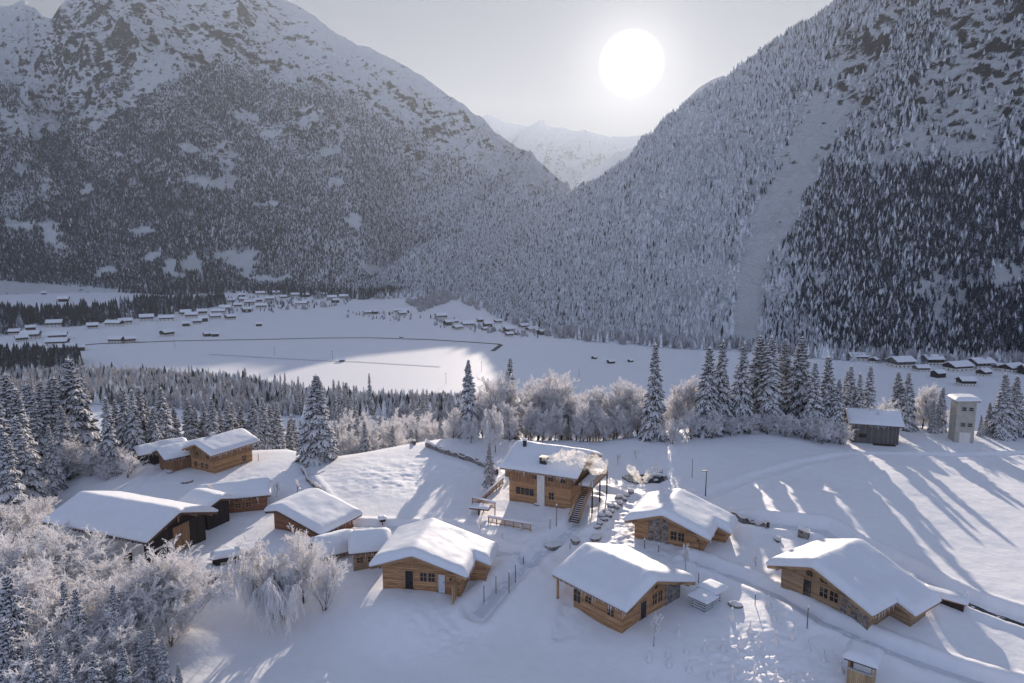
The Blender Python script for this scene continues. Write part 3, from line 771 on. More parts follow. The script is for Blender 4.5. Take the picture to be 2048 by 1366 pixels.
def spruce_meshes(seed, h=15.0, width=.19, step=.42, per=7, sub=8, load=1.0, bare=.04, lean=0.0):
    rg = np.random.default_rng(seed)
    zs = []; z = h * bare
    while z < h * .985:
        zs.append(z); z += step * (1.15 - .6 * z / h) * rg.uniform(.85, 1.15)
    B = []
    for z in zs:
        f = z / h
        n = max(3, int(round(per * (1 - .35 * f))))
        ph = rg.uniform(0, 6.28)
        for k in range(n):
            a = ph + k * 2 * math.pi / n + rg.normal(0, .32)
            L = h * width * (1 - f) ** .78 * rg.uniform(.55, 1.25) + .16
            if f < .12: L *= .8 + f * 1.6
            B.append((z + rg.normal(0, .05), a, L, f))
    B = np.array(B); n = len(B)
    K = 6; s = np.linspace(0, 1, K)[None, :]
    zb, az, L, f = (B[:, i:i + 1] for i in range(4))
    e0 = (-.12 + .75 * f ** 2) + rg.normal(0, .07, (n, 1))       # starting elevation
    sag = (.95 * (1 - f) + .32) * rg.uniform(.7, 1.25, (n, 1))
    r = L * s * (1 - .12 * s)
    zz = zb + L * (e0 * s - sag * s ** 1.8 * .8 + .10 * s ** 4)
    P = np.stack([r * np.cos(az), r * np.sin(az), zz], -1)
    # side twigs
    tw = []
    for j in range(sub):
        sj = .22 + .74 * (j + .5) / sub
        i0 = min(int(sj * (K - 1)), K - 2); fr = sj * (K - 1) - i0
        base = P[:, i0] * (1 - fr) + P[:, i0 + 1] * fr
        sd = 1 if j % 2 else -1
        ang = az[:, 0] + sd * (.85 + rg.normal(0, .15, n))
        l2 = L[:, 0] * (.42 * (1 - sj) + .13) * rg.uniform(.75, 1.25, n)
        t = np.linspace(0, 1, 4)[None, :]
        dr = sag[:, 0] * .75
        Q_ = np.stack([base[:, None, 0] + l2[:, None] * t * np.cos(ang)[:, None], base[:, None, 1] + l2[:, None] * t * np.sin(ang)[:, None],
                       base[:, None, 2] - l2[:, None] * t * (dr[:, None] * (.35 + .6 * t))], -1)
        tw.append(Q_)
    TW = np.concatenate(tw)
    lt = np.linalg.norm(TW[:, -1] - TW[:, 0], axis=-1)
    sc = h / 15.0
    w1 = (.05 + .11 * L * (1 - s) ** .5 * .35) * np.ones_like(s); w1[:, 0] *= .4
    w2 = (.10 + .10 * lt[:, None]) * np.array([[.7, 1, .9, .25]])
    nd = cat(ribbons(P, w1 * 1.3, 1.2), ribbons(TW, w2 * 1.15, 1.0))
    # snow: lumpy cushions on the branches
    lump = rg.uniform(.55, 1.35, (n, K))
    rs = (.06 + .065 * L) * np.array([[.35, .8, 1.0, 1.05, .9, .35]]) * lump * load
    Ps = P + np.array([0, 0, 1]) * rs[..., None] * .6
    l2 = rg.uniform(.45, 1.3, (len(TW), 4))
    rt = (.05 + .125 * lt[:, None]) * np.array([[.6, 1, .9, .3]]) * l2 * load
    keep = rg.random(len(TW)) < .86
    Pt = (TW + np.array([0, 0, 1]) * rt[..., None] * .5)[keep]
    sn = cat(tubes(Ps, rs, 5, .55), tubes(Pt, rt[keep], 4, .6))
    # top shoot
    tp = np.array([[[0, 0, h * .93], [.02, 0, h * .965], [0, .02, h * .99], [0, 0, h * 1.01]]])
    sn = cat(sn, tubes(tp, np.array([[.05, .08, .06, .02]]) * load, 6, 1.0))
    tk = np.array([[[0, 0, -1.2], [0, 0, h * .3], [0, 0, h * .7], [0, 0, h * .97]]])
    tr = tubes(tk, np.array([[.020, .015, .008, .002]]) * h, 8)
    return (mesh_np('spruce_trunk', *tr, [M['bark']], smooth=True), mesh_np('spruce_crown', *nd, [M['needles']]), mesh_np('spruce_snow', *sn, [M['tree_snow']], smooth=True))

def spawn(rg, P, per, lo, hi, length, spread, upward, seg=4, droop=0.0, lenvar=.3, taper=.5):
    """children polylines from parent polylines P (N,K,3)"""
    N_, K, _ = P.shape
    plen = np.linalg.norm(np.diff(P, axis=1), axis=-1).sum(1)
    idx = np.repeat(np.arange(N_), per)
    s = (np.tile(np.arange(per), N_) + rg.random(len(idx))) / per * (hi - lo) + lo
    f = s * (K - 1); i0 = np.minimum(f.astype(int), K - 2); fr = (f - i0)[:, None]
    base = P[idx, i0] * (1 - fr) + P[idx, i0 + 1] * fr
    d = P[idx, i0 + 1] - P[idx, i0]; d /= np.linalg.norm(d, axis=-1, keepdims=True) + 1e-9
    r = rg.normal(size=(len(idx), 3)); r -= (r * d).sum(-1, keepdims=True) * d; r /= np.linalg.norm(r, axis=-1, keepdims=True) + 1e-9
    sp = spread * rg.uniform(.7, 1.3, (len(idx), 1))
    dr = d * np.cos(sp) + r * np.sin(sp) + np.array([0, 0, upward]); dr /= np.linalg.norm(dr, axis=-1, keepdims=True) + 1e-9
    L = (plen[idx] * length * (1 - taper * s) * rg.uniform(1 - lenvar, 1 + lenvar, len(idx)))[:, None, None]
    t = np.linspace(0, 1, seg)[None, :, None]
    wob = rg.normal(0, .07, (len(idx), seg, 3)) * t
    C = base[:, None, :] + L * (dr[:, None, :] * t + wob)
    C[..., 2] += (L * (-droop * t ** 2 + max(0, upward) * .35 * t ** 2))[..., 0]
    return C

def frosted_tree_meshes(seed, h=12.0, spread=.5, trunk_frac=.35, limbs=10, counts=(7, 6, 6), up=.35, droop=0.0, stems=1, tw_r=.028, trunk_r=.011, lens=(.5, .5, .45), frost_limbs=True, splay=.3, rad_h=.4):
    rg = np.random.default_rng(seed)
    K = 6; t = np.linspace(0, 1, K)[None, :, None]
    d = rg.normal(0, .10 if stems == 1 else splay, (stems, 1, 3)); d[..., 2] = 1
    d /= np.linalg.norm(d, axis=-1, keepdims=True)
    T0 = h * .80 * d * t + rg.normal(0, .015 * h, (stems, K, 3)) * t
    T0[:, 0, 2] -= 1.2
    L1 = spawn(rg, T0, limbs, trunk_frac, 1.0, .55 * spread / .5, .75, up, 5, droop * .3, .25, .45)
    L2 = spawn(rg, L1, counts[0], .15, 1.0, lens[0], .65, up * .7, 4, droop * .7)
    L3 = spawn(rg, L2, counts[1], .1, 1.0, lens[1], .65, up * .5, 4, droop)
    L4 = spawn(rg, L3, counts[2], .05, 1.0, lens[2], .6, up * .4, 3, droop)
    allz = np.concatenate([a.reshape(-1, 3) for a in (L1, L2, L3, L4)])[:, 2].max()
    k = h / allz
    rr_ = np.quantile(np.hypot(L3[:, -1, 0], L3[:, -1, 1]), .95) * k
    k = np.array([rad_h * h / rr_ * k, rad_h * h / rr_ * k, k])
    T0, L1, L2, L3, L4 = (a * k for a in (T0, L1, L2, L3, L4))
    def rad(A, a, b): return np.linspace(a, b, A.shape[1])[None, :] * np.ones((len(A), 1))
    tr = cat(tubes(T0, rad(T0, trunk_r * h, trunk_r * h * .25), 7), tubes(L1, rad(L1, trunk_r * h * .38, trunk_r * h * .10), 5))
    fr = cat(tubes(L2, rad(L2, tw_r * 1.7, tw_r), 4), tubes(L3, rad(L3, tw_r * 1.25, tw_r * .8), 3), tubes(L4, rad(L4, tw_r, tw_r * .6), 3))
    if frost_limbs:      # rime lying along the limbs
        P1 = L1 + np.array([0, 0, trunk_r * h * .22]); fr = cat(fr, tubes(P1, rad(P1, trunk_r * h * .42, trunk_r * h * .17), 4, .7))
    return mesh_np('tree_trunk', *tr, [M['bark']], smooth=True), mesh_np('frosted_crown', *fr, [M['frost']])

ORD = ['first', 'second', 'third', 'fourth', 'fifth', 'sixth', 'seventh', 'eighth', 'ninth', 'tenth', 'eleventh', 'twelfth', 'thirteenth', 'fourteenth', 'fifteenth', 'sixteenth', 'seventeenth', 'eighteenth', 'nineteenth', 'twentieth']
def ordinal(i):
    if i < 20: return ORD[i]
    tens = ['', '', 'twenty', 'thirty', 'forty', 'fifty', 'sixty'][(i + 1) // 10]; u = (i + 1) % 10
    return (tens + '-' + ORD[u - 1]) if u else {'twenty': 'twentieth', 'thirty': 'thirtieth', 'forty': 'fortieth', 'fifty': 'fiftieth', 'sixty': 'sixtieth'}[tens]

SPR = [(spruce_meshes(100 + i, h=15, width=w, load=ld, per=p), 15.0) for i, (w, ld, p) in enumerate([(.165, 1.0, 7), (.19, 1.1, 7), (.145, 1.15, 6), (.20, .9, 8), (.17, 1.2, 7)])]
BIGSPR = [(spruce_meshes(200 + i, h=17, width=w, load=ld, per=8, step=.40, sub=10), 17.0) for i, (w, ld) in enumerate([(.20, 1.0), (.235, .95), (.18, 1.1)])]
SLIM = [(spruce_meshes(300 + i, h=14, width=.11, load=.8, per=6, step=.5, sub=5), 14.0) for i in range(2)]

def place_tree(kind, parts, h0, x, y, h, rz, label, cat_, group, widen=1.0, zoff=-.25):
    """kind: object name; parts: [(part name, mesh)]"""
    e = empty(kind, (x, y, gz(x, y) + zoff), rz)
    e.rotation_euler = (.03 * math.sin(x * 7.1), .03 * math.sin(y * 5.3), rz)
    s = h / h0; e.scale = (s * widen, s * widen, s)
    tag(e, label, cat_, group)
    for nm, me in parts: link(nm, me, e)
    return e

def spr_parts(m): return [('trunk', m[0]), ('crown', m[1]), ('snow', m[2])]
def dec_parts(m): return [('trunk', m[0]), ('crown', m[1])]

def row(kind, specs, protos, parts_fn, what, where, cat_, group, seed=1, widen=1.0, order_word='from the left', radial=False):
    """specs: (px of the tree, py of its top, distance) - the tree stands on the ground there and is as tall as it looks"""
    rg = np.random.default_rng(seed)
    specs = sorted(specs, key=lambda s: s[0])
    for i, sp in enumerate(specs):
        px, py, D = sp[:3]; wd = sp[3] if len(sp) > 3 else 1.0
        v = ray(np.float64(px), np.float64(py)); k = D / (math.hypot(v[0], v[1]) if radial else v[1])
        x, y, zt = v[0] * k, v[1] * k, CAMZ + v[2] * k
        h = max(1.2, zt - gz(x, y) + .25)
        m, h0 = protos[int(rg.integers(len(protos)))]
        lab = ('%s, %s %s' % (what[i % len(what)] if isinstance(what, (list, tuple)) else what, ordinal(i), '%s %s' % (order_word, where))).strip()
        place_tree(kind, parts_fn(m), h0, x, y, h, rg.uniform(0, 6.28), lab, cat_, group, widen * wd)
# tree shapes shared by many trees
DEC_TALL = [(frosted_tree_meshes(400 + i, 13, spread=.34, trunk_frac=.05, limbs=20, counts=(8, 7, 6), up=.55, tw_r=.024, stems=2, droop=.05, splay=.10, rad_h=.27, lens=(.45, .45, .45)), 13.0) for i in range(4)]
DEC_ROUND = [(frosted_tree_meshes(420 + i, 9, spread=.6, trunk_frac=.08, limbs=11, splay=.24, rad_h=.40, counts=(9, 8, 7), up=.35, stems=3, tw_r=.015, trunk_r=.009, droop=.2), 9.0) for i in range(4)]
DEC_DROOP = [(frosted_tree_meshes(440 + i, 10, spread=.9, trunk_frac=.3, limbs=13, counts=(9, 8, 6), up=.10, droop=.9, tw_r=.018, stems=2, rad_h=.42), 10.0) for i in range(2)]
SAPLING = [(frosted_tree_meshes(460 + i, 3, spread=.5, trunk_frac=.35, limbs=9, counts=(4, 3, 2), up=.5, tw_r=.022, trunk_r=.012, rad_h=.26), 3.0) for i in range(3)]

G_SPR = 'snow laden spruces round the chalets'
# the tall row on the crest at the right
row('spruce', [(1313, 686, 134), (1415, 692, 137, 1.25), (1444, 678, 140, 1.1), (1486, 683, 140, 1.1), (1524, 671, 144, 1.2), (1549, 670, 141, 1.35), (1570, 678, 147), (1604, 674, 143, 1.25), (1633, 724, 138, 1.1), (1663, 711, 139, 1.2), (1678, 757, 137),
               (1695, 741, 147), (1708, 732, 144), (1724, 746, 142), (1743, 731, 144), (1430, 740, 142), (1505, 735, 147), (1590, 730, 150), (1458, 760, 144), (1650, 770, 141)],
    SPR, spr_parts, ['tall snow-laden spruce'], 'in the right crest row', 'spruce', G_SPR, 11, 1.0)
row('spruce', [(1801, 743, 149, 1.15), (1822, 745, 147, 1.15), (1886, 774, 146, 1.1), (1871, 800, 145)], SPR, spr_parts, 'snowy spruce between grey barn and tower', '', 'spruce', G_SPR, 12)
row('spruce', [(1982, 805, 143, 1.2), (2017, 747, 141, 1.25), (2036, 752, 144, 1.2), (2068, 740, 145), (1965, 830, 142)], BIGSPR, spr_parts, 'dark full spruce right of the tower', '', 'spruce', G_SPR, 13)
row('frosted_tree', [(1352, 762, 139), (1372, 748, 141), (1396, 757, 140), (1456, 800, 143), (1540, 800, 145), (1588, 810, 146), (1650, 800, 144)], DEC_TALL, dec_parts, 'frosted white leafless tree', 'among the spruces of the right crest', 'tree', 'frosted trees on the right crest', 14)
row('frosted_tree', [(1852, 764, 148), (1868, 775, 150), (1905, 800, 148), (1835, 790, 151)], DEC_TALL, dec_parts, 'white frosted tree between grey barn and tower', '', 'tree', 'frosted trees by the tower', 15, 1.2)
row('frosted_bush', [(1385, 815, 133), (1428, 815, 134), (1462, 825, 136), (1498, 820, 137), (1535, 825, 137), (1572, 822, 136), (1612, 825, 135), (1648, 830, 133), (1684, 838, 135), (1345, 835, 130), (1745, 800, 141), (1780, 800, 143)],
    DEC_ROUND, dec_parts, 'frosted understorey bush', 'beneath the right crest spruces', 'bush', 'frosted bushes beneath the crest spruces', 16, 1.25)
# the frosted wood behind the big chalet
row('frosted_tree', [(905, 815, 138), (925, 800, 145), (950, 770, 150), (979, 752, 146, 1.2), (1005, 760, 160), (1033, 737, 150, 1.25), (1055, 752, 160), (1073, 731, 152, 1.2), (1100, 745, 158), (1125, 748, 148, 1.2), (1145, 778, 150), (1167, 768, 146, 1.2),
                     (1190, 780, 155), (1210, 768, 146), (1228, 756, 148, 1.2), (1247, 770, 158), (1265, 761, 144, 1.1), (1290, 768, 152), (1020, 800, 138), (1062, 800, 140), (1110, 800, 139), (1152, 805, 140), (1195, 805, 139), (1235, 808, 139), (1276, 800, 139), (1085, 815, 137), (1175, 820, 137), (1180, 772, 152), (1200, 790, 142), (1222, 788, 151), (1255, 785, 147), (1282, 790, 146), (1302, 800, 143), (1048, 780, 154), (1090, 768, 150), (1138, 785, 145), (965, 790, 142), (1160, 800, 137), (1215, 815, 136), (1250, 820, 136), (1330, 800, 141), (1342, 785, 146)],
    DEC_TALL, dec_parts, ['tall white frosted tree', 'slender frosted leafless tree', 'bushy frosted leafless tree'], 'behind the big chalet', 'tree', 'frosted trees behind the big chalet', 21)
row('spruce', [(936, 720, 140, .95), (1017, 715, 156, .8), (1130, 772, 158, .8), (915, 800, 150), (1262, 826, 137, .9), (1322, 830, 138, .9), (1344, 840, 139, .9), (1296, 850, 137)], SPR, spr_parts, 'snow-tipped spruce among frosted trees', 'behind the chalet', 'spruce', G_SPR, 22)
row('drooping_tree', [(991, 808, 128, 1.0), (942, 830, 134, .9)], DEC_DROOP, dec_parts, ['broad drooping rime-laden tree'], 'behind the big chalet corner', 'tree', 'drooping frosted trees left of the big chalet', 23, .8)
row('spruce', [(978, 884, 110, .9)], SPR, spr_parts, 'small dark narrow spruce left of the big chalet roof', '', 'spruce', G_SPR, 24)
# spruces below the edge behind the left huts
row('spruce', [(212, 793, 140), (245, 776, 150), (262, 777, 146), (273, 772, 155), (292, 790, 158), (315, 776, 152, 1.15), (333, 800, 160), (376, 798, 165), (402, 802, 168), (418, 794, 163), (455, 798, 168), (465, 804, 173), (500, 794, 168), (524, 796, 164), (538, 810, 172), (551, 805, 166),
               (228, 800, 160), (345, 815, 165), (390, 815, 172), (435, 818, 176), (482, 815, 178), (575, 838, 170), (512, 820, 160), (302, 815, 148)],
    SPR, spr_parts, ['dark spruce with white-edged boughs'], 'behind the left hut roofs', 'spruce', G_SPR, 31, 1.15, radial=True)
row('spruce', [(628, 748, 124, 1.5)], BIGSPR, spr_parts, 'broad shaggy lone conifer at the meadow edge', '', 'conifer', G_SPR, 32)
# big spruces at the left edge
row('spruce', [(134, 714, 130, 1.1), (53, 767, 120, 1.1), (90, 756, 126), (105, 754, 131), (13, 745, 124, 1.1), (72, 762, 133), (30, 775, 112, 1.1), (-25, 770, 118), (165, 800, 133), (-10, 800, 108), (118, 812, 121), (8, 868, 99), (60, 800, 137), (190, 850, 136), (150, 790, 138), (38, 830, 104), (95, 850, 114)],
    BIGSPR, spr_parts, ['tall heavily snowed spruce'], 'at the left edge', 'spruce', G_SPR, 33)
row('frosted_tree', [(150, 868, 122, 1.2), (185, 885, 120, 1.2), (222, 895, 119, 1.2), (250, 908, 117, 1.1), (110, 905, 118, 1.2), (60, 945, 108, 1.2), (20, 1000, 94), (212, 925, 117, 1.1), (140, 915, 120, 1.1), (82, 930, 114, 1.1), (-20, 1010, 90), (180, 925, 119), (50, 990, 98)],
    DEC_ROUND, dec_parts, ['rounded frosted bushy tree'], 'between the left spruces and the barn', 'tree', 'frosted bushes above the big barn', 34, 1.25)
row('spruce', [(24, 948, 100), (-12, 1000, 90)], BIGSPR, spr_parts, 'snow-crusted spruce among frosted bushes', 'at the left edge', 'spruce', G_SPR, 35, .8)
# bottom left: the slope close to the camera
row('frosted_tree', [(40, 1085, 74, 1.2), (95, 1045, 79, 1.2), (145, 1060, 76, 1.2), (190, 1110, 72, 1.1), (15, 1140, 66, 1.1), (110, 1140, 68, 1.1), (165, 1150, 66), (70, 1195, 62, 1.1), (30, 1245, 57), (240, 1135, 68), (150, 1220, 60), (215, 1210, 62), (255, 1225, 62), (0, 1060, 76), (60, 1130, 71), (195, 1260, 59)],
    DEC_ROUND, dec_parts, ['sprawling frosted tree'], 'below the big barn', 'tree', 'frosted trees below the big barn', 41, 1.2)
row('frosted_tree', [(305, 1085, 71, 1.15), (358, 1108, 70, 1.2), (268, 1120, 69), (330, 1140, 68)], DEC_ROUND, dec_parts, 'wide lacy frosted tree before the barn gable', '', 'tree', 'lacy frosted trees before the barn gable', 42, 1.1)
row('spruce', [(216, 1171, 63, .9), (297, 1244, 61, .9), (277, 1262, 60, .8), (320, 1275, 60, .9), (354, 1329, 58, 1), (16, 1150, 60, 1.0), (120, 1160, 64, .8), (240, 1290, 57, .9), (185, 1300, 56), (335, 1350, 56), (-5, 1240, 56), (60, 1290, 54, .9), (130, 1300, 54), (95, 1260, 56, .8), (150, 1170, 62, .8)],
    BIGSPR, spr_parts, ['heavily snowed young spruce'], 'at the lower left corner', 'spruce', G_SPR, 43, .85)
row('drooping_tree', [(540, 1078, 74, 1.1)], DEC_DROOP, dec_parts, 'old drooping rime-laden tree between barn and nearest chalet', '', 'tree', None, 44, 1.1)
row('frosted_tree', [(600, 1058, 77), (566, 1110, 74), (645, 1105, 75, .8)], DEC_ROUND, dec_parts, 'frosted tree before the low storage hut', '', 'tree', 'frosted trees before the low hut', 45, 1.1)
# the wooded slope under the meadow edge, px 560-900
sp = []; de = []
rg = np.random.default_rng(77)
for i in range(34):
    px_ = 575 + 335 * (i + rg.random()) / 34; D = rg.uniform(160, 260); sp.append((px_, 836 + rg.uniform(-10, 26) - (D - 160) * .10 , D, 1.1))
for i in range(26):
    px_ = 660 + 250 * (i + rg.random()) / 26; D = rg.uniform(165, 270); de.append((px_, 838 + rg.uniform(-10, 25) - (D - 160) * .12, D, 1.2))
row('spruce', sp, SLIM + SPR[:2], spr_parts, ['slim snowy spruce'], 'below the meadow edge', 'spruce', 'spruces under the meadow edge', 51, radial=True)
row('frosted_tree', de, DEC_TALL, dec_parts, ['small frosted leafless tree'], 'below the meadow edge', 'tree', 'frosted trees under the meadow edge', 52, radial=True)
# spruces that stand out of the riverside wood
row('spruce', [(492, 734, 560, 1.3), (376, 728, 620), (162, 712, 600), (60, 738, 560), (560, 748, 520), (568, 744, 530), (596, 752, 500), (667, 757, 470), (675, 760, 462), (689, 762, 455), (696, 764, 450), (709, 770, 440), (738, 745, 480), (826, 777, 420), (833, 784, 415), (843, 776, 410), (853, 778, 405), (668, 720 + 40, 490),
                 (315, 735, 600), (335, 740, 590), (402, 745, 570), (300, 738, 600), (445, 745, 560)],
    SLIM, spr_parts, ['slender dark spruce'], 'of the riverside wood', 'spruce', 'spruces of the riverside wood', 53, 1.0, radial=True)

# ------------------------------------------------------------------ woods nobody could count
def belt(name, pxs, y0s, y1s, n, seed, protos, hh, label, cat_, wd=1.1):
    """trees on the ground inside a strip of country given by its near and far edge"""
    rg = np.random.default_rng(seed)
    px_ = rg.uniform(pxs[0], pxs[-1], n)
    a = np.interp(px_, pxs, y0s); b = np.interp(px_, pxs, y1s)
    def dist(py):
        _, e = pix_az_e(px_, py); return (VZ - CAMZ) / e
    D = dist(a) + (dist(b) - dist(a)) * rg.random(n)
    az, _ = pix_az_e(px_, np.full(n, 600.0))
    x = D * np.sin(az); y = D * np.cos(az); z = ground_z(x, y)
    k = fbm(x / 25, y / 25, 3, seed) > -.16
    x, y, z = x[k], y[k], z[k]
    o = scatter(name, np.stack([x, y, z - .3], -1), rg.uniform(hh[0], hh[1], len(x)), protos, seed, wd)
    tag(o, label, cat_)
    return o
PX = [-150, 0, 200, 400, 600, 800, 920]
belt('riverside_wood', PX, [800, 803, 812, 822, 838, 842, 846], [762, 756, 752, 760, 790, 812, 812], 2400, 61, PROTO + PROTO_F + PROTO_F + PROTO_F, (7, 15), 'riverside wood of conifers paled by frost and painted glare beyond the foreground spruces', 'wood')
belt('riverside_thicket', PX, [800, 803, 812, 822, 838, 846, 850], [762, 756, 752, 762, 796, 812, 806], 4200, 62, PROTO_B, (7, 13), 'white frosted leafless thicket along the river', 'thicket')
belt('village_wood', [-150, 0, 60, 150, 300, 380, 420, 450], [690, 672, 650, 655, 636, 626, 616, 610], [628, 622, 632, 624, 603, 604, 606, 608], 1300, 63, PROTO, (15, 26), 'dark strip of conifers in front of the far snow field at the left', 'wood')
belt('village_orchard', [430, 520, 640, 700], [632, 628, 618, 608], [598, 592, 592, 594], 260, 64, PROTO_B + PROTO[:2], (6, 12), 'bare frosted trees scattered between the village houses', 'trees')
belt('field_thicket', [815, 840, 880, 910, 950], [606, 626, 612, 600, 594], [605, 602, 590, 580, 590], 420, 65, PROTO_B, (8, 15), 'grey frosted thicket at the foot of the spur', 'thicket')
belt('hamlet_thicket', [690, 760, 860, 960, 1080], [636, 640, 652, 668, 678], [622, 626, 636, 650, 664], 110, 66, PROTO_B + PROTO[:1], (5, 10), 'bare frosted trees round the valley hamlets', 'trees')
belt('shaded_riverside_wood', [-150, 0, 60, 150], [756, 752, 742, 735], [716, 712, 716, 722], 700, 67, PROTO, (11, 20), 'dark shaded wood between the near spruces and the valley field at the left', 'wood')
belt('forest_foot', [700, 900, 960, 1100, 1300, 1450, 1700, 2048, 2150], [600, 596, 622, 676, 694, 702, 722, 742, 745], [590, 586, 604, 662, 680, 690, 710, 728, 730], 1500, 68, PROTO_F + PROTO_B, (9, 18), 'ragged forest edge paled by frost and painted glare where the right slope meets the valley', 'forest')
belt('left_forest_foot', [-150, 0, 150, 350, 480, 600, 730, 820], [572, 568, 580, 592, 586, 594, 600, 588], [560, 556, 568, 580, 572, 580, 588, 576], 2200, 69, PROTO, (14, 24), 'dark forest edge where the left slope meets the valley', 'forest')
# ------------------------------------------------------------------ buildings
def snow_cap(name, parent, rects, zfun, T, res=.28, seed=0, edge=.75, bulge=.16, mat=None, noise=.07, sag=0.0):
    """a thick rounded snow blanket over the union of plan rectangles; zfun(x, y) is the roof beneath"""
    xs = set(); ys = set()
    for x0, x1, y0, y1 in rects:
        for a, b, S in ((x0, x1, xs), (y0, y1, ys)):
            S.update([a, b]); d = .05
            for q in (.05, .12, .22, .36): S.update([a + q, b - q])
    def fill(S):
        S = sorted(S); out_ = [S[0]]
        for v in S[1:]:
            g = v - out_[-1]
            if g < .02: continue
            n = max(1, int(math.ceil(g / res)))
            for k in range(1, n + 1): out_.append(out_[-1] + g / n if k < n else v)
        return np.array(out_)
    X1 = fill(xs); Y1 = fill(ys)
    GX, GY = np.meshgrid(X1, Y1, indexing='ij')
    cx = (X1[:-1] + X1[1:]) / 2; cy = (Y1[:-1] + Y1[1:]) / 2
    CXm, CYm = np.meshgrid(cx, cy, indexing='ij')
    inside = np.zeros(CXm.shape, bool)
    for x0, x1, y0, y1 in rects: inside |= (CXm > x0) & (CXm < x1) & (CYm > y0) & (CYm < y1)
    nx, ny = GX.shape
    used = np.zeros((nx, ny), bool)
    used[:-1, :-1] |= inside; used[1:, :-1] |= inside; used[:-1, 1:] |= inside; used[1:, 1:] |= inside
    # boundary edges of the union
    seg = []
    I = np.pad(inside, 1)
    for i in range(nx - 1):
        for j in range(ny - 1):
            if not inside[i, j]: continue
            if not I[i, j + 1]: seg.append(((i, j + 1), (i, j), (-1, 0)))
            if not I[i + 2, j + 1]: seg.append(((i + 1, j), (i + 1, j + 1), (1, 0)))
            if not I[i + 1, j]: seg.append(((i, j), (i + 1, j), (0, -1)))
            if not I[i + 1, j + 2]: seg.append(((i + 1, j + 1), (i, j + 1), (0, 1)))
    bp = np.array([[X1[a[0]], Y1[a[1]]] for a, b, n in seg])
    D = np.full(GX.shape, 9.0)
    for p in bp: D = np.minimum(D, np.hypot(GX - p[0], GY - p[1]))
    q = np.clip(D / edge, 0, 1)
    prof = .42 + .58 * np.sqrt(np.clip(1 - (1 - q) ** 2, 0, 1))
    nz = fbm(GX / 2.6 + seed * 7.3, GY / 2.6, 3, seed + 40) * noise * 4 + fbm(GX / .7 + seed, GY / .7, 2, seed + 41) * noise * .5
    Z = zfun(GX, GY) + T * prof * (1 + .25 * fbm(GX / 4 + seed, GY / 4, 2, seed + 44)) + nz * q
    # vertices
    idx = -np.ones((nx, ny), int); V = []
    nb = {}
    for a, b, n in seg:
        for v in (a, b):
            o = nb.setdefault(v, np.zeros(2)); o += n
    for i in range(nx):
        for j in range(ny):
            if used[i, j]:
                idx[i, j] = len(V); x, y = GX[i, j], GY[i, j]
                if (i, j) in nb:
                    n = nb[(i, j)]; n = n / (np.linalg.norm(n) + 1e-9); wv = bulge * (.7 + .6 * vnoise(np.array([x * 1.3 + seed]), np.array([y * 1.3]), seed)[0])
                    x += n[0] * wv; y += n[1] * wv
                V.append((x, y, Z[i, j]))
    F_ = [(idx[i, j], idx[i + 1, j], idx[i + 1, j + 1], idx[i, j + 1]) for i in range(nx - 1) for j in range(ny - 1) if inside[i, j]]
    low = {}; mid = {}
    for v, n in nb.items():
        n = n / (np.linalg.norm(n) + 1e-9)
        x, y = GX[v], GY[v]; zr = float(zfun(np.array(x), np.array(y)))
        hang = sag * (vnoise(np.array([x * .9 + seed]), np.array([y * .9]), seed + 3)[0] ** 3)
        mid[v] = len(V); V.append((x + n[0] * bulge * 1.25, y + n[1] * bulge * 1.25, zr + T * .18 - hang * .5))
        low[v] = len(V); V.append((x + n[0] * bulge * .3, y + n[1] * bulge * .3, zr + .012 - hang))
    for a, b, n in seg:
        F_.append((idx[b], idx[a], mid[a], mid[b])); F_.append((mid[b], mid[a], low[a], low[b]))
    return link(name, mesh_np(name, V, F_, [mat or M['roof_snow']], smooth=True), parent)

def face_map(face, w):
    """(u along the wall, d out of the wall, z) -> local point"""
    if face == 'front': return lambda u, d, z: (u, w - d, z)
    if face == 'back': return lambda u, d, z: (u, w + d, z)
    if face == 'left': return lambda u, d, z: (w - d, u, z)
    if face == 'right': return lambda u, d, z: (w + d, u, z)

def fbox(mb, fm, u0, u1, d0, d1, z0, z1, m=0):
    a = fm(u0, d0, z0); b = fm(u1, d1, z1)
    mb.box(min(a[0], b[0]), max(a[0], b[0]), min(a[1], b[1]), max(a[1], b[1]), z0, z1, m)

def window(parent, fm, u, z, w, h, nx=2, nz=2, name='window', fmat=None, sill=True, label=None):
    mb = MB(); t = .09; f = fmat or M['beam_wood']
    fbox(mb, fm, u - w / 2 - t, u + w / 2 + t, -.05, .09, z + h, z + h + t); fbox(mb, fm, u - w / 2 - t, u + w / 2 + t, -.05, .09, z - t, z)
    fbox(mb, fm, u - w / 2 - t, u - w / 2, -.05, .09, z, z + h); fbox(mb, fm, u + w / 2, u + w / 2 + t, -.05, .09, z, z + h)
    for k in range(1, nx): fbox(mb, fm, u - w / 2 + w * k / nx - .028, u - w / 2 + w * k / nx + .028, 0, .07, z, z + h)
    for k in range(1, nz): fbox(mb, fm, u - w / 2, u + w / 2, .003, .067, z + h * k / nz - .028, z + h * k / nz + .028)
    o = mb.build(name, f, parent)
    if label: o['label'] = label
    p = MB(); fbox(p, fm, u - w / 2, u + w / 2, -.03, .03, z, z + h); p.build('pane', M['glass'], o)
    return o

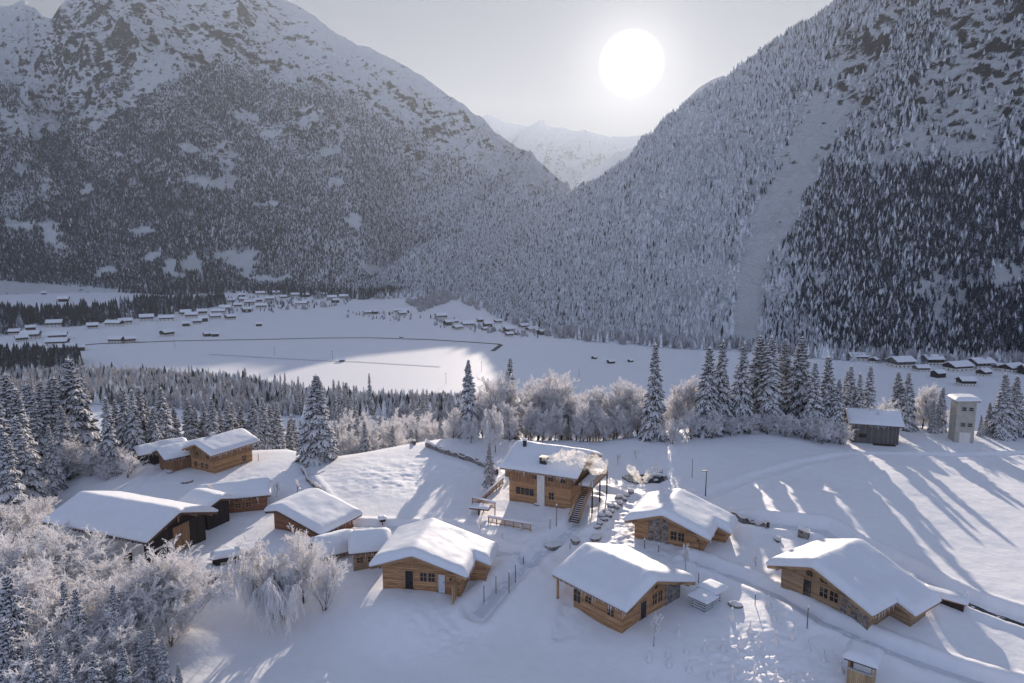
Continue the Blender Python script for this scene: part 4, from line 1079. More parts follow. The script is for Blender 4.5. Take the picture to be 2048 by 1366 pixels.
def door(parent, fm, u, z, w, h, mat=None, glazed=True, label=None):
    mb = MB(); t = .10
    fbox(mb, fm, u - w / 2 - t, u - w / 2, -.05, .10, z - .3, z + h + t); fbox(mb, fm, u + w / 2, u + w / 2 + t, -.05, .10, z - .3, z + h + t); fbox(mb, fm, u - w / 2, u + w / 2, -.05, .10, z + h, z + h + t)
    fbox(mb, fm, u - w / 2, u + w / 2, -.04, .045, z - .3, z + h, 1)
    o = mb.build('door', [M['beam_wood'], mat or M['dark_wood']], parent)
    if glazed:
        p = MB()
        for i in range(2):
            for j in range(3): fbox(p, fm, u - w / 2 + .07 + i * (w - .1) / 2, u - w / 2 + .01 + (i + 1) * (w - .1) / 2, .0, .058, z + .12 + j * (h - .1) / 3, z + .02 + (j + 1) * (h - .1) / 3)
        p.build('pane', M['glass'], o)
    hd = MB(); fbox(hd, fm, u + w / 2 - .14, u + w / 2 - .08, .05, .12, z + .95, z + 1.1); hd.build('handle', M['dark_metal'], o)
    if label: o['label'] = label
    return o

def diamond(parent, fm, u, z, s):
    pts = []; 
    mb = MB(); q = [(u - s, z), (u, z - s), (u + s, z), (u, z + s)]
    def ring(k, d): return [fm(u + (a - u) * k, d, z + (b - z) * k) for a, b in q]
    A = ring(1.0, .09); B_ = ring(.68, .09); C_ = ring(1.0, -.03); D_ = ring(.68, .0)
    mb.poly(A + B_ + C_ + D_, [(i, (i + 1) % 4, 4 + (i + 1) % 4, 4 + i) for i in range(4)] + [(i, 8 + i, 8 + (i + 1) % 4, (i + 1) % 4) for i in range(4)] + [(4 + i, 4 + (i + 1) % 4, 12 + (i + 1) % 4, 12 + i) for i in range(4)])
    o = mb.build('window', M['beam_wood'], parent); o['label'] = 'small diamond window'
    p = MB(); p.poly(ring(.70, .03), [(0, 1, 2, 3)]); p.build('pane', M['glass'], o)

def house(name, label, cat_, X, Y, zg, az, hr, L, Wl, Wr, tp, T=.8, oe=1.0, og=1.3, ob=None, oer=None, wall='log_wood', ext=None, upper=None, group=None, sag=.0, barge='beam_wood', seed=1, split_z=2.6, base_mat=None, purlins=True, edge=.75, snow_noise=.07, icicles=True):
    e = empty(name, (X, Y, zg), -math.radians(az)); tag(e, label, cat_, group)
    ob = og if ob is None else ob; oer = oe if oer is None else oer
    ov = .0
    def zr(x, y=0): return hr - tp * (np.sqrt(np.asarray(x) ** 2 + .04) - .2)
    th = .20
    wl, wr = -(Wl - oe), Wr - oer; y0, y1 = og, L - ob
    # walls: one closed shell following the roof
    def shell(x0, x1, ya, yb, zb, zt_fn, mat, nm, ridge=True):
        pts = [(x0, zb), (x1, zb), (x1, zt_fn(x1))] + ([(0, zt_fn(0))] if ridge and x0 < 0 < x1 else []) + [(x0, zt_fn(x0))]
        n = len(pts); mb = MB()
        mb.poly([(a, ya, b) for a, b in pts] + [(a, yb, b) for a, b in pts], [tuple(range(n)), tuple(range(2 * n - 1, n - 1, -1))] + [(i, n + i, n + (i + 1) % n, (i + 1) % n) for i in range(n)])
        return mb.build(nm, mat, e)
    zt = lambda x: float(hr - tp * abs(x)) - th + .03
    if upper:
        shell(wl, wr, y0, y1, -3.0, lambda x: min(zt(x), split_z), M[base_mat or wall], 'wall', ridge=False)
        u = shell(wl - .07, wr + .07, y0 - .07, y1 + .07, split_z - .08, zt, M[upper], 'wall'); u['label'] = 'upper wall of upright boards'
    else:
        shell(wl, wr, y0, y1, -3.0, zt, M[wall], 'wall')
    rects = [(-Wl, Wr, 0, L)]
    # roof slabs
    mb = MB()
    def slab(xa, xb, ya, yb, lift=0.0):
        za, zb_ = float(hr - tp * abs(xa)) + lift, float(hr - tp * abs(xb)) + lift
        mb.poly([(xa, ya, za), (xb, ya, zb_), (xb, yb, zb_), (xa, yb, za), (xa, ya, za - th), (xb, ya, zb_ - th), (xb, yb, zb_ - th), (xa, yb, za - th)],
                [(0, 1, 2, 3), (7, 6, 5, 4), (0, 4, 5, 1), (1, 5, 6, 2), (2, 6, 7, 3), (3, 7, 4, 0)])
    slab(-Wl, 0, 0, L); slab(0, Wr, 0, L)
    if ext:
        ye, we = ext
        slab(Wr + .003, Wr + we, ye, L)
        rects.append((Wr, Wr + we, ye, L))
        xo = Wr + we - .7
        m2 = MB(); zA, zB = zt(wr) - .02, zt(xo) - .02
        m2.poly([(wr - .1, ye + .7, -3), (xo, ye + .7, -3), (xo, ye + .7, zB), (wr - .1, ye + .7, zA), (wr - .1, y1 - .05, -3), (xo, y1 - .05, -3), (xo, y1 - .05, zB), (wr - .1, y1 - .05, zA)],
                [(0, 1, 2, 3), (7, 6, 5, 4), (0, 4, 5, 1), (1, 5, 6, 2), (2, 6, 7, 3), (3, 7, 4, 0)])
        a = m2.build('annex_wall', M[wall], e)
    roof = mb.build('roof', M['fascia'] if barge == 'dark' else M['pale_wood'], e)
    # bargeboards and purlin ends at both gables
    bm = MB(); bmat = M['fascia'] if barge == 'dark' else M[barge]
    for yy in (-.03, L + .03):
        for xa, xb in ((-Wl, 0), (0, Wr)):
            za, zb_ = hr - tp * abs(xa) - .10, hr - tp * abs(xb) - .10
            bm.beam((xa, yy, za), (xb, yy, zb_), .07, .30)
    if ext:
        b2 = MB(); b2.beam((Wr, ext[0] - .03, hr - tp * Wr - .1), (Wr + ext[1], ext[0] - .03, hr - tp * (Wr + ext[1]) - .1), .07, .3); b2.build('bargeboard', bmat, roof)
    bm.build('bargeboard', bmat, roof)
    if purlins:
        pm = MB()
        for xx in (wl + .12, wl * .5, 0, wr * .5, wr - .12):
            z_ = hr - tp * abs(xx) - th - .16
            pm.beam((xx, .06, z_), (xx, og + .2, z_), .2, .26)
        pm.beam((0, .35, hr - th - 1.1), (0, .35, hr - th - .2), .16)
        pm.build('purlins', M['beam_wood'], roof)
    snow_cap('snow', e, rects, zr, T, seed=seed, sag=sag, edge=edge, noise=snow_noise)
    if icicles:
        ic = MB(); ri = random.Random(seed)
        for sx_, xe in ((-1, -Wl), (1, Wr)):
            yy = .1
            while yy < (L if sx_ < 0 or not ext else ext[0]) - .1:
                ln = ri.random() ** 2 * .75 + .08; zz = hr - tp * abs(xe) - .02
                if ri.random() < .75: ic.lathe([(.035, 0), (.022, -ln * .5), (.004, -ln)], (xe - sx_ * -.06, yy, zz), 5)
                yy += ri.uniform(.09, .35)
        ic.build('icicles', M['tree_snow'], roof)
    F_ = dict(front=face_map('front', y0), back=face_map('back', y1), left=face_map('left', wl), right=face_map('right', wr))
    return e, F_, dict(wl=wl, wr=wr, y0=y0, y1=y1, zr=zr, zt=zt)

def panel(parent, fm, u0, u1, z0, z1, mat, name, d=.05, top=None, label=None):
    """cladding on a wall, its top cut along the roof when top(u) is given"""
    mb = MB(); n = 8
    us = np.linspace(u0, u1, n + 1)
    f_pts = []; 
    for u in us: f_pts.append((u, z0))
    for u in us[::-1]: f_pts.append((u, min(z1, top(u)) if top else z1))
    m = len(f_pts)
    mb.poly([fm(a, d, b) for a, b in f_pts] + [fm(a, -.03, b) for a, b in f_pts], [tuple(range(m)), tuple(range(2 * m - 1, m - 1, -1))] + [(i, (i + 1) % m, m + (i + 1) % m, m + i) for i in range(m)])
    o = mb.build(name, M[mat], parent)
    if label: o['label'] = label
    return o

GC = 'timber chalets with thick snow on their roofs'
# nearest chalet, left of the middle
A, FA_, a = house('chalet', 'low log chalet nearest the camera left of centre, two doors and twin windows', 'chalet', -11.6, 74.9, -.36, 9, 4.66, 9.6, 5.1, 6.46, .336, T=.95, ext=(4.6, 1.9), group=GC, seed=2)
door(A, FA_['front'], -.8, .25, .95, 2.0); window(A, FA_['front'], .95, 1.05, .78, 1.1); window(A, FA_['front'], 1.95, 1.05, .78, 1.1)
door(A, FA_['front'], 3.15, .1, .8, 1.95, M['packed_snow'], False, 'frosted white door'); diamond(A, FA_['front'], 4.25, 1.55, .3)
mb = MB(); mb.box(4.85, 4.95, -.6, 1.3, -1.2, 1.65); mb.build('screen', M['pale_board'], A)
# chalet B, upper right
B, FB, b_ = house('chalet', 'log chalet with a stone-clad door panel beside the snow field', 'chalet', 19.8, 86.1, .15, 27.8, 4.49, 9.5, 5.07, 6.24, .353, T=1.0, ext=(4.8, 1.8), group=GC, seed=3)
panel(B, FB['front'], -2.1, .55, -1, 9, 'stone', 'stone_cladding', .06, lambda u: b_['zt'](u) - .15)
door(B, FB['front'], -.75, .1, 1.05, 2.1); window(B, FB['front'], 1.35, .95, .8, 1.15); window(B, FB['front'], 2.35, .95, .8, 1.15); diamond(B, FB['front'], 4.55, 1.5, .28)
# chalet E, right
E_, FE, e_ = house('chalet', 'right-hand log chalet with rubble stone corner and steep snow roof', 'chalet', 33.0, 70.8, .45, 56, 4.46, 10.2, 5.58, 6.80, .367, T=1.0, ext=(4.9, 1.9), group=GC, wall='pale_wood', seed=4)
panel(E_, FE['front'], 2.7, 5.78, -1.5, 9, 'stone', 'stone_cladding', .06, lambda u: e_['zt'](u) - .15)
door(E_, FE['front'], -1.2, .1, 1.0, 2.15); window(E_, FE['front'], -1.0, 2.75, .8, .8); window(E_, FE['front'], .75, 1.0, .95, 1.15); window(E_, FE['front'], 1.95, 1.0, .95, 1.15); window(E_, FE['front'], .75, 2.65, .9, .6)
diamond(E_, FE['front'], 4.2, 1.5, .3); door(E_, FE['front'], 4.2, -.6, .95, 1.6, M['pale_board'], False); door(E_, FE['front'], 3.1, -.4, .75, 1.8, M['pale_board'], False)
# chalet D, front centre, gable to the right
D_, FD, d_ = house('chalet', 'log chalet in the front centre turned with its long eave to the camera', 'chalet', 15.7, 69.9, -.93, -41, 4.70, 10.9, 5.01, 7.4, .357, T=1.0, ob=2.4, group=GC, seed=5, ext=(3.5, 1.2))
door(D_, FD['front'], -.5, .0, 1.0, 2.1); window(D_, FD['front'], 1.5, 1.0, .8, 1.3); window(D_, FD['front'], 2.5, 1.0, .8, 1.3); window(D_, FD['front'], 1.6, 2.9, .6, .6)
panel(D_, FD['front'], 3.5, 6.3, -1.5, 9, 'stone', 'stone_cladding', .06, lambda u: d_['zt'](u) - .15)
window(D_, FD['left'], 7.9, .55, 1.0, 1.8, 2, 2, label='tall glazed window under the eave'); window(D_, FD['left'], 6.2, 1.15, .95, .75); window(D_, FD['left'], 2.9, 1.0, .95, .75)
pm = MB()
for yy in (10.5,): pm.box(-4.6, -4.38, yy, yy + .22, -2, 2.7)
pm.box(-4.62, -4.4, 8.5, 10.72, 2.62, 2.8); pm.build('post', M['beam_wood'], D_)
# log store with tiered snow roofs at D's gable
t = empty('log_store', (21.6, 71.6, -.9), math.radians(41)); tag(t, 'slatted log store with tiered snowy roofs at the front centre chalet gable', 'log store')
mb = MB()
for xx in (0, 1.5, 3.0):
    for yy in (0, 1.6): mb.box(xx, xx + .12, yy, yy + .12, -1.5, 1.75)
mb.build('posts', M['dark_wood'], t)
mb = MB()
for k in range(6): mb.box(-.05, 3.17, -.06, -.01, -.25 + k * .3, -.10 + k * .3); mb.box(-.06, -.01, 0, 1.7, -.22 + k * .3, -.08 + k * .3)
mb.build('slats', M['packed_snow'], t)
mb = MB(); mb.box(-.3, 1.9, -.4, 2.0, 1.3, 1.38); mb.box(1.6, 3.7, -.4, 2.0, 1.76, 1.84); rf = mb.build('roof', M['dark_wood'], t)
snow_cap('snow', t, [(-.3, 1.9, -.4, 2.0)], lambda x, y: 1.38 + 0 * x, .6, seed=6, edge=.5); snow_cap('snow', t, [(1.6, 3.7, -.4, 2.0)], lambda x, y: 1.84 + 0 * x, .6, seed=7, edge=.5)

# ------------------------------------------------------------------ the big chalet with the smoking chimney
Fh, FF, f_ = house('chalet', 'big two-storey chalet with white chimney breast and smoking chimney', 'chalet', 12.2, 103.0, .8, -65, 7.15, 12.6, 6.23, 5.9, .367, T=.55, oe=.8, og=1.2, upper='board_wood', split_z=3.0, seed=8, group=GC, sag=.1)
lf_ = FF['left']
panel(Fh, lf_, 5.35, 6.55, -2, 9, 'plaster', 'chimney_breast', .32, lambda u: f_['zt'](f_['wl'] - .3))
window(Fh, lf_, 8.7, .85, 3.0, 1.15, 4, 1, label='long panorama window'); window(Fh, lf_, 4.3, .8, .8, 1.1); 
for u in (4.4, 2.4, 7.1):
    window(Fh, face_map('left', f_['wl'] - .07), u, 3.7, .8, .6, 2, 1)
def stack_(parent, x, y, w, h, zb, mat='dark_metal', snow=True):
    mb = MB(); mb.box(x - w / 2, x + w / 2, y - w / 2, y + w / 2, zb - .6, zb + h); mb.box(x - w / 2 - .08, x + w / 2 + .08, y - w / 2 - .08, y + w / 2 + .08, zb + h, zb + h + .09)
    c = mb.build('chimney', M[mat], parent)
    if snow: snow_cap('snow', c, [(x - w / 2, x + w / 2, y - w / 2, y + w / 2)], lambda a, b: zb + h + .09 + 0 * a, .22, edge=.3, bulge=.04)
    return c
zc = float(f_['zr'](-4.3)); stack_(Fh, -4.3, 6.0, 1.1, 1.3, zc, snow=False)
mb = MB(); zc2 = float(f_['zr'](-1.3)); mb.lathe([(.3, 0), (.3, 1.35), (.36, 1.4), (.36, 1.5)], (-1.3, 10.6, zc2), 14); c = mb.build('chimney', M['dark_metal'], Fh); snow_cap('snow', c, [(-1.55, -1.05, 10.35, 10.85)], lambda x, y: zc2 + 1.5 + 0 * x, .3, edge=.3, bulge=.04)
# gable balcony on posts, stair
mb = MB(); mb.box(-4.2, 3.6, -1.9, 1.2, 3.02, 3.2); bal = mb.build('balcony', M['pale_wood'], Fh)
mb = MB()
for xx in (-4.0, -.3, 3.4): mb.box(xx - .09, xx + .09, -1.85, -1.67, -1.5, 3.02)
mb.build('posts', M['dark_wood'], bal)
mb = MB()
for k in range(27): xx = -4.0 + k * .285; mb.box(xx, xx + .05, -1.88, -1.83, 3.2, 4.15)
mb.box(-4.1, 3.5, -1.9, -1.8, 4.15, 4.25); mb.build('railing', M['beam_wood'], bal)
snow_cap('snow', bal, [(-4.1, 3.5, -1.78, .4)], lambda x, y: 3.2 + 0 * x, .5, edge=.5, bulge=.05, seed=9)
st = MB(); n = 18
for k in range(n):
    f = k / (n - 1); xx = -4.3 - f * 5.4; zz = 3.1 - f * 3.3
    st.box(xx - .17, xx + .17, -1.55, -.25, zz - .05, zz)
stair = st.build('stair', M['dark_wood'], Fh)
sb = MB()
for yy in (-1.62, -.18): sb.beam((-4.1, yy, 3.05), (-9.8, yy, -.35), .07, .3)
sb.build('stringers', M['beam_wood'], stair)
sr = MB()
for yy in (-1.66, -.14):
    sr.beam((-4.1, yy, 4.15), (-9.8, yy, .75), .08, .12)
    for k in range(14): f = k / 13; sr.beam((-4.2 - f * 5.5, yy, 3.1 - f * 3.3), (-4.2 - f * 5.5, yy, 4.1 - f * 3.28), .05)
sr.build('railing', M['beam_wood'], stair)
# left-hand loggia
mb = MB(); yb = f_['y1']; mb.box(-4.6, -1.2, yb + .0, yb + 1.15, 2.95, 3.1)
for xx in np.arange(-4.5, -1.2, .24): mb.box(xx, xx + .14, yb + 1.08, yb + 1.13, 3.1, 4.1)
for yy in np.arange(yb + .05, yb + 1.1, .24): mb.box(-4.58, -4.53, yy, yy + .14, 3.1, 4.1)
mb.box(-4.62, -1.2, yb + 1.05, yb + 1.17, 4.1, 4.2); mb.box(-4.62, -4.5, yb, yb + 1.17, 4.1, 4.2)
b2 = mb.build('balcony', M['pale_wood'], Fh); b2['label'] = 'small balcony at the far gable'

# ------------------------------------------------------------------ barn at the left
G, FG, g_ = house('barn', 'big barn with a huge snow roof, black boards and an orange sliding door', 'barn', -43.4, 85.2, -.2, -69.4, 5.6, 18.3, 5.3, 6.3, .367, T=.7, oe=.8, og=1.5, wall='dark_wood', barge='dark', seed=10, purlins=True, snow_noise=.03)
panel(G, FG['left'], 1.5, 16.8, -3, 2.9, 'plaster', 'plaster_wall', .05); window(G, face_map('left', g_['wl'] - .05), 4.3, .5, 1.3, 1.1, 2, 1, fmat=M['dark_wood'])
panel(G, FG['front'], .0, 2.6, -.8, 3.3, 'board_wood', 'sliding_door', .16, label='orange sliding board door')
panel(G, FG['front'], -3.9, -.15, 1.35, 1.65, 'plaster', 'lintel', .08); panel(G, FG['front'], -.6, -.05, -.8, 1.9, 'plaster', 'door_post', .1)
mb = MB(); fbox(mb, FG['front'], -.2, 5.2, .1, .22, 3.35, 3.47); mb.build('door_rail', M['dark_metal'], G)
S2, _, _ = house('shed', 'small dark shed with rounded snow roof joining the far side of the big barn', 'shed', -42.6, 95.6, -.3, -62, 3.6, 6.0, 2.4, 2.4, .33, T=.7, oe=.5, og=.7, wall='dark_wood', barge='dark', seed=11, purlins=False)

GH = 'small huts of the hamlet at the left'
H, FH, h_ = house('hut', 'square red-brown hut with a broad flat snow roof, between barn and meadow', 'hut', -33.3, 92.5, -.43, 28, 3.15, 8.3, 2.37, 8.24, .24, T=.95, oe=.8, oer=.9, og=.8, wall='red_wood', barge='dark', group=GH, seed=12, purlins=False)
window(H, FH['left'], 3.0, .5, .9, .8); window(H, FH['front'], 3.0, .3, .9, .7)
I_, FI, i_ = house('hut', 'low storage hut with humped snow roof behind the old drooping tree', 'hut', -26.4, 86.2, -1.7, 57, 2.35, 5.6, 2.6, 2.7, .38, T=.9, oe=.5, og=.5, wall='pale_wood', barge='dark', group=GH, seed=13, purlins=False)
J_, FJ, j_ = house('hut', 'low storage hut half hidden behind the nearest chalet', 'hut', -21.2, 84.6, -.6, 76, 2.9, 5.2, 2.5, 2.82, .38, T=.8, oe=.5, og=.4, wall='pale_wood', barge='dark', group=GH, seed=14, purlins=False)
for ff in (FI, FJ):
    pass
panel(I_, FI['right'], .8, 4.8, -1, .05, 'beam_wood', 'rail', .06)
window(J_, FJ['right'], 1.2, .4, .8, .7); window(J_, FJ['right'], 2.6, .4, .8, .7)
K_, FK, k_ = house('hut', 'two-storey board and log hut, topmost of the left hamlet', 'hut', -56.8, 118.6, -.55, 28.6, 5.2, 10.6, 3.7, 4.1, .385, T=.7, oe=.75, og=1.1, wall='log_wood', upper='board_wood', split_z=2.2, group=GH, seed=15)
for u in (-1.6, .2, 1.4): window(K_, FK['front'], u, .6, .75, .95)
window(K_, face_map('front', k_['y0'] - .07), -.9, 3.0, .6, .7); window(K_, face_map('front', k_['y0'] - .07), 1.9, 2.5, .7, .6); window(K_, FK['right'], 7.6, .6, .9, 1.0)
stack_(K_, -.6, 4.2, .6, 1.1, float(k_['zr'](-.6)), 'plaster')
L_, FL_, l_ = house('hut', 'brown hut with its gable to the camera, middle of the three behind', 'hut', -64.5, 120.3, -.6, 42, 3.65, 9.0, 2.6, 3.2, .39, T=.65, oe=.5, og=.9, wall='board_wood', barge='dark', group=GH, seed=16, purlins=False)
window(L_, FL_['right'], 6.0, .5, .9, .9)
M_, FM_, m_ = house('hut', 'low hut farthest left of the hamlet, against the dark spruces', 'hut', -71.0, 124.4, -.8, 46, 2.95, 9.0, 2.1, 2.6, .36, T=.6, oe=.5, og=.7, wall='dark_wood', barge='dark', group=GH, seed=17, purlins=False)
N_, FN_, n_ = house('hut', 'long low red-brown hut with a lean-to, in front of the two-storey hut', 'hut', -48.6, 101.2, -.5, 72, 3.2, 10.6, 3.0, 3.0, .38, T=.8, oe=.5, og=.6, wall='red_wood', barge='dark', group=GH, seed=18, purlins=False)
for u in (5.9, 7.4): window(N_, FN_['right'], u, .5, .8, .7)
mb = MB(); mb.lathe([(.22, -.3), (.22, .9), (.3, .95), (.3, 1.05)], (1.2, 1.9, float(n_['zr'](1.2)) + .3), 12); mb.build('chimney', M['plaster'], N_)
mb = MB(); mb.box(-.5, 2.2, -1.3, .6, -3, 1.6); lt = mb.build('lean_to', M['dark_wood'], N_); snow_cap('snow', lt, [(-.7, 2.5, -1.5, .5)], lambda x, y: 1.6 + 0 * x, .6, edge=.5, seed=19)

O_, FO, o_ = house('field_barn', 'weathered grey hay barn on the crest at the right under a thin snow roof', 'barn', 70.9, 141.3, -.3, 108, 6.0, 10.0, 3.6, 4.9, .40, T=.35, oe=.6, og=.7, wall='grey_wood', barge='dark', seed=20, purlins=False, snow_noise=.02)
panel(O_, FO['right'], 2.0, 3.4, 1.2, 2.0, 'dark_wood', 'hatch', .06); mb = MB(); fbox(mb, FO['right'], 4.6, 8.8, .05, 1.2, -.2, .15); mb.build('platform', M['dark_wood'], O_)

# concrete tower
def place_box_tower():
    v_ = ray(np.float64(1921), np.float64(876)); k_ = 167 / math.hypot(v_[0], v_[1]); x, y = v_[0] * k_, v_[1] * k_; z = gz(x, y)
    _, e_top = pix_az_e(1927, 800); D = math.hypot(x, y); h = CAMZ + D * float(e_top) - z
    t = empty('tower', (x, y, z), math.radians(-14)); tag(t, 'tall narrow grey concrete tower with a snow-capped flat roof on the crest', 'tower')
    w = 1.75
    mb = MB(); mb.box(-w, w, -w, w, -3, h); mb.build('wall', M['concrete'], t)
    fm = face_map('front', -w)
    for zz in (h - 1.9, h - 5.2):
        for u in (-.45, .85): window(t, fm, u, zz, .8, .75, 1, 2, fmat=M['concrete'])
    panel(t, fm, -.9, 1.1, -1, 2.2, 'plaster', 'door', .04)
    mb = MB(); mb.box(-w - .5, w + .5, -w - .5, w + .5, h, h + .22); mb.build('roof', M['concrete'], t)
    snow_cap('snow', t, [(-w - .5, w + .5, -w - .5, w + .5)], lambda x_, y_: h + .22 + .06 * x_, .75, edge=.8, seed=21)
place_box_tower()

# kiosk at the lower right
x, y = pix_ground(1722, 1364); z = gz(x, y)
t = empty('kiosk', (x, y, z), math.radians(-38)); t.scale = (1.22, 1.22, 1.2); tag(t, 'small board kiosk with a tilted snow-capped roof at the lower right', 'kiosk')
mb = MB(); w = .85
for sx in (-w, w - .1):
    for sy in (-w, w - .1): mb.box(sx, sx + .1, sy, sy + .1, -1, 2.15)
mb.build('posts', M['pale_board'], t)
mb = MB(); mb.box(-w + .02, w - .02, -w - .03, -w, -1, 1.35); mb.box(w, w + .03, -w + .02, w - .02, -1, 1.35); mb.box(-w - .03, -w, -w + .02, w - .02, -1, 2.0); mb.build('wall', M['pale_board'], t)
mb = MB(); mb.box(-w - .06, w + .06, -w - .12, -w + .12, 1.352, 1.41); mb.build('counter', M['packed_snow'], t)
mb = MB(); mb.box(-w - .25, w + .25, -w - .35, w + .35, 2.15, 2.22); mb.build('roof', M['dark_wood'], t)
snow_cap('snow', t, [(-w - .25, w + .25, -w - .35, w + .35)], lambda x_, y_: 2.23 - .02 * y_, .62, edge=.5, seed=22, res=.12, noise=.05)
# ------------------------------------------------------------------ village on the valley floor
def village_proto(seed, w, l, hwall, tp, wm, white_base):
    rg = np.random.default_rng(seed)
    hr = hwall + tp * w / 2; oe = .9
    W = MB(); b = w / 2
    W.poly([(-b, 0, -2), (b, 0, -2), (b, 0, hwall), (0, 0, hr), (-b, 0, hwall), (-b, l, -2), (b, l, -2), (b, l, hwall), (0, l, hr), (-b, l, hwall)], [(0, 1, 2, 3, 4), (9, 8, 7, 6, 5), (0, 5, 6, 1), (1, 6, 7, 2), (2, 7, 8, 3), (3, 8, 9, 4), (4, 9, 5, 0)])
    if white_base:
        W.m = [0] * len(W.m)
    Wb = MB()
    if white_base: Wb.box(-b - .05, b + .05, -.05, l + .05, -2, 2.6)
    R = MB()
    for s in (-1, 1):
        xa, xb = 0, s * (b + oe); za, zb = hr + .1, hr + .1 - tp * (b + oe)
        for dz, T_ in ((0, .18),):
            R.poly([(xa, -1, za), (xb, -1, zb), (xb, l + 1, zb), (xa, l + 1, za), (xa, -1, za - T_), (xb, -1, zb - T_), (xb, l + 1, zb - T_), (xa, l + 1, za - T_)], [(0, 1, 2, 3), (7, 6, 5, 4), (0, 4, 5, 1), (1, 5, 6, 2), (2, 6, 7, 3), (3, 7, 4, 0)])
    S = MB()
    for s in (-1, 1):
        xs_ = [0, s * b * .5, s * (b + oe - .3), s * (b + oe + .1)]; zs_ = [hr + .75, hr + .75 - tp * b * .5, hr + .6 - tp * (b + oe - .3), hr + .2 - tp * (b + oe)]
        for k in range(3):
            S.poly([(xs_[k], -1.1, zs_[k]), (xs_[k + 1], -1.1, zs_[k + 1]), (xs_[k + 1], l + 1.1, zs_[k + 1]), (xs_[k], l + 1.1, zs_[k])], [(0, 1, 2, 3)])
        for yy in (-1.1, l + 1.1):
            S.poly([(xs_[k], yy, zs_[k]) for k in range(4)] + [(s * (b + oe), yy, hr + .11 - tp * (b + oe)), (0, yy, hr + .11)], [(0, 1, 2, 3, 4, 5)])
    Wi = MB()
    for zz in ([.9, 3.4] if hwall > 4 else [.9]):
        for u in np.linspace(-b + 1.6, b - 1.6, 3): Wi.box(u - .5, u + .5, -.09, .02, zz, zz + 1.1)
        for v in np.linspace(2, l - 2, 4):
            Wi.box(-b - .09, -b + .02, v - .5, v + .5, zz, zz + 1.1); Wi.box(b - .02, b + .09, v - .5, v + .5, zz, zz + 1.1)
    def mk(nm, mb, mat):
        me = bpy.data.meshes.new(nm); me.from_pydata(mb.v, [], mb.f); me.materials.append(mat); me.update(); return me
    parts = [('wall', mk('wall', W, M[wm]))]
    if white_base: parts.append(('base_wall', mk('base_wall', Wb, M['plaster'])))
    parts += [('roof', mk('roof', R, M['fascia'])), ('snow', mk('snow', S, M['snow'])), ('windows', mk('windows', Wi, M['glass']))]
    return parts
VP = [village_proto(1, 11, 13, 5.2, .42, 'dark_wood', True), village_proto(2, 13, 16, 5.0, .38, 'grey_wood', True), village_proto(3, 9, 11, 4.6, .45, 'dark_wood', False), village_proto(4, 12, 18, 4.2, .38, 'dark_wood', True)]
HAY = village_proto(9, 6, 7, 2.6, .5, 'dark_wood', False)[:1] + village_proto(9, 6, 7, 2.6, .5, 'dark_wood', False)[-3:-1]
